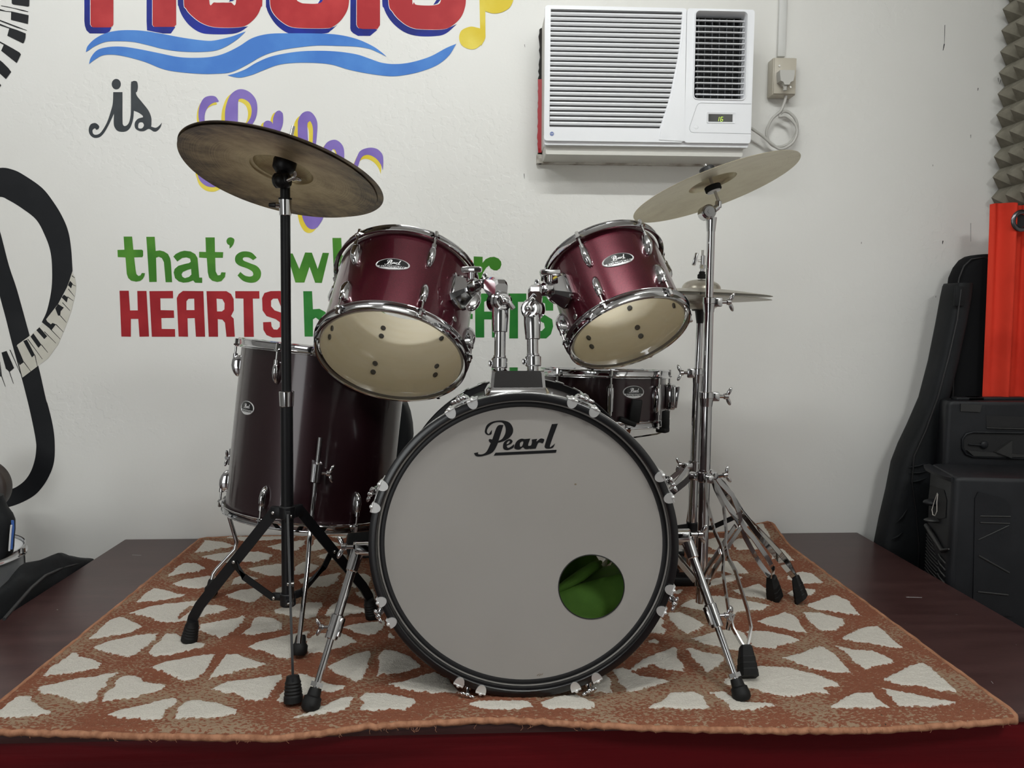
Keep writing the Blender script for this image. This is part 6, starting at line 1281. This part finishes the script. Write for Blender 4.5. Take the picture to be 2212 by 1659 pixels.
gc_ = onplane(TF2, 2182, 1110); grr = .125; m = MB(); T = TF2 @ Matrix.Translation((gc_.x, .002, gc_.z)) @ Matrix.Rotation(-math.pi/2, 4, 'X')
m.lathe([(.0001, .018), (.05, .016), (.10, .009), (grr-.006, .002)], 64, T); grm = GRL
tcn = N(grm, 'ShaderNodeTexCoord'); vr = N(grm, 'ShaderNodeTexVoronoi', Scale=140); L(grm, tcn.outputs['Object'], vr.inputs['Vector']); rp_ = N(grm, 'ShaderNodeValToRGB'); rp_.color_ramp.elements[0].color = (.001, .001, .001, 1); rp_.color_ramp.elements[1].color = (.05, .05, .055, 1); rp_.color_ramp.elements[0].position = .3; rp_.color_ramp.elements[1].position = .6; L(grm, vr.outputs['Distance'], rp_.inputs[0]); L(grm, rp_.outputs[0], BS(grm).inputs['Base Color'])
m.build('woofer_grille', GRL, sp2, 60, True)
m = MB(); m.lathe([(grr-.008, .002), (grr-.006, .010), (grr, .011), (grr+.008, .002)], 72, T); m.build('woofer_ring', SPK, sp2, 40, True)
# ================================================================== LEFT SIDE
DCx, DCy = -1.405, 2.06; dz = PY(30, 1190, DCy).z
DM = frame(Vector((DCx, DCy, dz-.30)), Vector((0, 0, 1))); SILV = noise_col(mat('silver_wrap', (.36, .37, .38), .4, .3), (.33, .34, .35), (.42, .43, .44), 5)
PALE = mat('white_head', (.66, .67, .68), .5)
d2 = drum('marching_drum', 'silver grey drum on the floor beyond the left edge of the platform', DM, .170, .30, SILV, 6, math.radians(66), PALE, PALE, bolts=False, lugL=.06, lug_off=.05)
for k in range(3):
    a = math.radians(20+120*k); m = MB(); x_, y_ = DCx+.16*math.sin(a), DCy-.16*math.cos(a); m.cyl((x_, y_, dz-.30), (x_, y_, .002), .006, n=12); m.build('leg', CHROME, d2, 40, True)
# slumped black soft bag lying against the platform edge
bg = thing('soft_bag', 'slumped black fabric bag lying along the left edge of the platform', 'bag', (-1.2, 2.0, .4)); m = MB(); secs = []
bag0 = [(2.36, 206, 1208, .010, .02), (2.30, 190, 1203, .035, .05), (2.24, 170, 1198, .050, .08), (2.16, 140, 1200, .060, .11), (2.06, 105, 1216, .062, .13), (1.96, 72, 1245, .060, .13), (1.86, 42, 1283, .055, .12), (1.76, 15, 1325, .048, .11), (1.66, -15, 1370, .04, .10), (1.55, -55, 1420, .03, .08)]
bag = []
for i in range(len(bag0)-1):
    q0, q1, q2, q3 = (np.array(bag0[max(0, min(len(bag0)-1, i+k))], float) for k in (-1, 0, 1, 2))
    for t_ in (0, .25, .5, .75): bag.append(tuple(.5*(2*q1+(q2-q0)*t_+(2*q0-5*q1+4*q2-q3)*t_*t_+(3*q1-q0-3*q2+q3)*t_**3)))
for yy_, px, py, hw_, hh_ in bag:
    p = PY(px, py, yy_); hw_ *= .48; cx_ = min(p.x-.002, XPL-.010)-hw_*.9; q = []
    for k in range(24):
        t_ = 2*math.pi*k/24; rr_ = 1+.06*math.sin(5*t_+yy_*21)+.05*math.sin(3*t_-yy_*33); q.append((min(cx_+hw_*1.15*rr_*math.cos(t_), XPL-.006), yy_, p.z-hh_+hh_*rr_*math.sin(t_)))
    secs.append(q)
m.loft(secs); m.build('body', BAG, bg, 70, True)
m = MB(); m.tube([PY(a, b, yy_)+Vector((-.01, -.02, .0)) for a, b, yy_ in ((185, 1213, 2.27), (150, 1222, 2.18), (115, 1238, 2.05), (85, 1265, 1.93), (55, 1300, 1.83), (30, 1330, 1.76))], .004, 8); m.build('piping', BLACKP, bg, 60, True)
# hanging bag piece with a blue and white edge above the silver drum, brown instrument body at the frame edge
hb = thing('strap_bag', 'black bag with a blue and white edge standing on the silver drum', 'bag', PY(5, 1200, 1.98)); m = MB(); secs = []
for py, l_, r_ in ((1072, -40, 2), (1085, -42, 6), (1098, -44, 12), (1112, -45, 24), (1125, -45, 30), (1145, -44, 30), (1165, -40, 28), (1185, -30, 26), (1197, -12, 22), (1203, -5, 18)):
    a_, b_ = PY(l_, py, 1.98), PY(r_, py, 1.98); cx_, hw_ = (a_.x+b_.x)/2, (b_.x-a_.x)/2; secs.append([(cx_+hw_*math.cos(2*math.pi*k/20), 1.98+.035*math.sin(2*math.pi*k/20), a_.z) for k in range(20)])
m.loft(secs); m.build('body', BAG, hb, 60, True)
m = MB(); m.bar([PY(a, b, 1.952) for a, b in ((27, 1124), (28, 1140), (26, 1158), (25, 1172), (24, 1186))], (1, -.6, 0), .008, .003); m.build('blue_edge', mat('blue_fabric', (.05, .14, .45), .6), hb, 40, True)
m = MB(); m.bar([PY(a, b, 1.949) for a, b in ((24.5, 1134), (22.5, 1155), (21, 1175), (20, 1190))], (1, -.6, 0), .003, .003); m.build('white_edge', P_WHT, hb, 40, True)
gd = thing('instrument', 'dark brown rounded instrument body at the left edge, in front of the painted clef', 'instrument', PY(-40, 1040, 2.2)); m = MB()
c_ = PY(-38, 1050, 2.32); T = Matrix.Translation(c_) @ Matrix.Rotation(math.pi/2, 4, 'X'); m.lathe([(.0001, -.02), (.070, -.02), (.0785, -.015), (.080, 0), (.0785, .015), (.070, .02), (.0001, .02)], 48, T); m.build('body', noise_col(mat('dark_varnish', (.035, .025, .02), .35), (.03, .02, .016), (.05, .036, .028), 8), gd, 40, True)
m = MB(); m.cyl(c_+Vector((-.02, 0, -.05)), (c_.x-.05, 2.32, .3), .012, n=12); m.build('neck', BLACKM, gd, 40, True)
m = MB(); m.cyl((c_.x-.05, 2.32, .31), (c_.x-.05, 2.32, .002), .014, .05, n=20); m.build('foot', BLACKM, gd, 40, True)
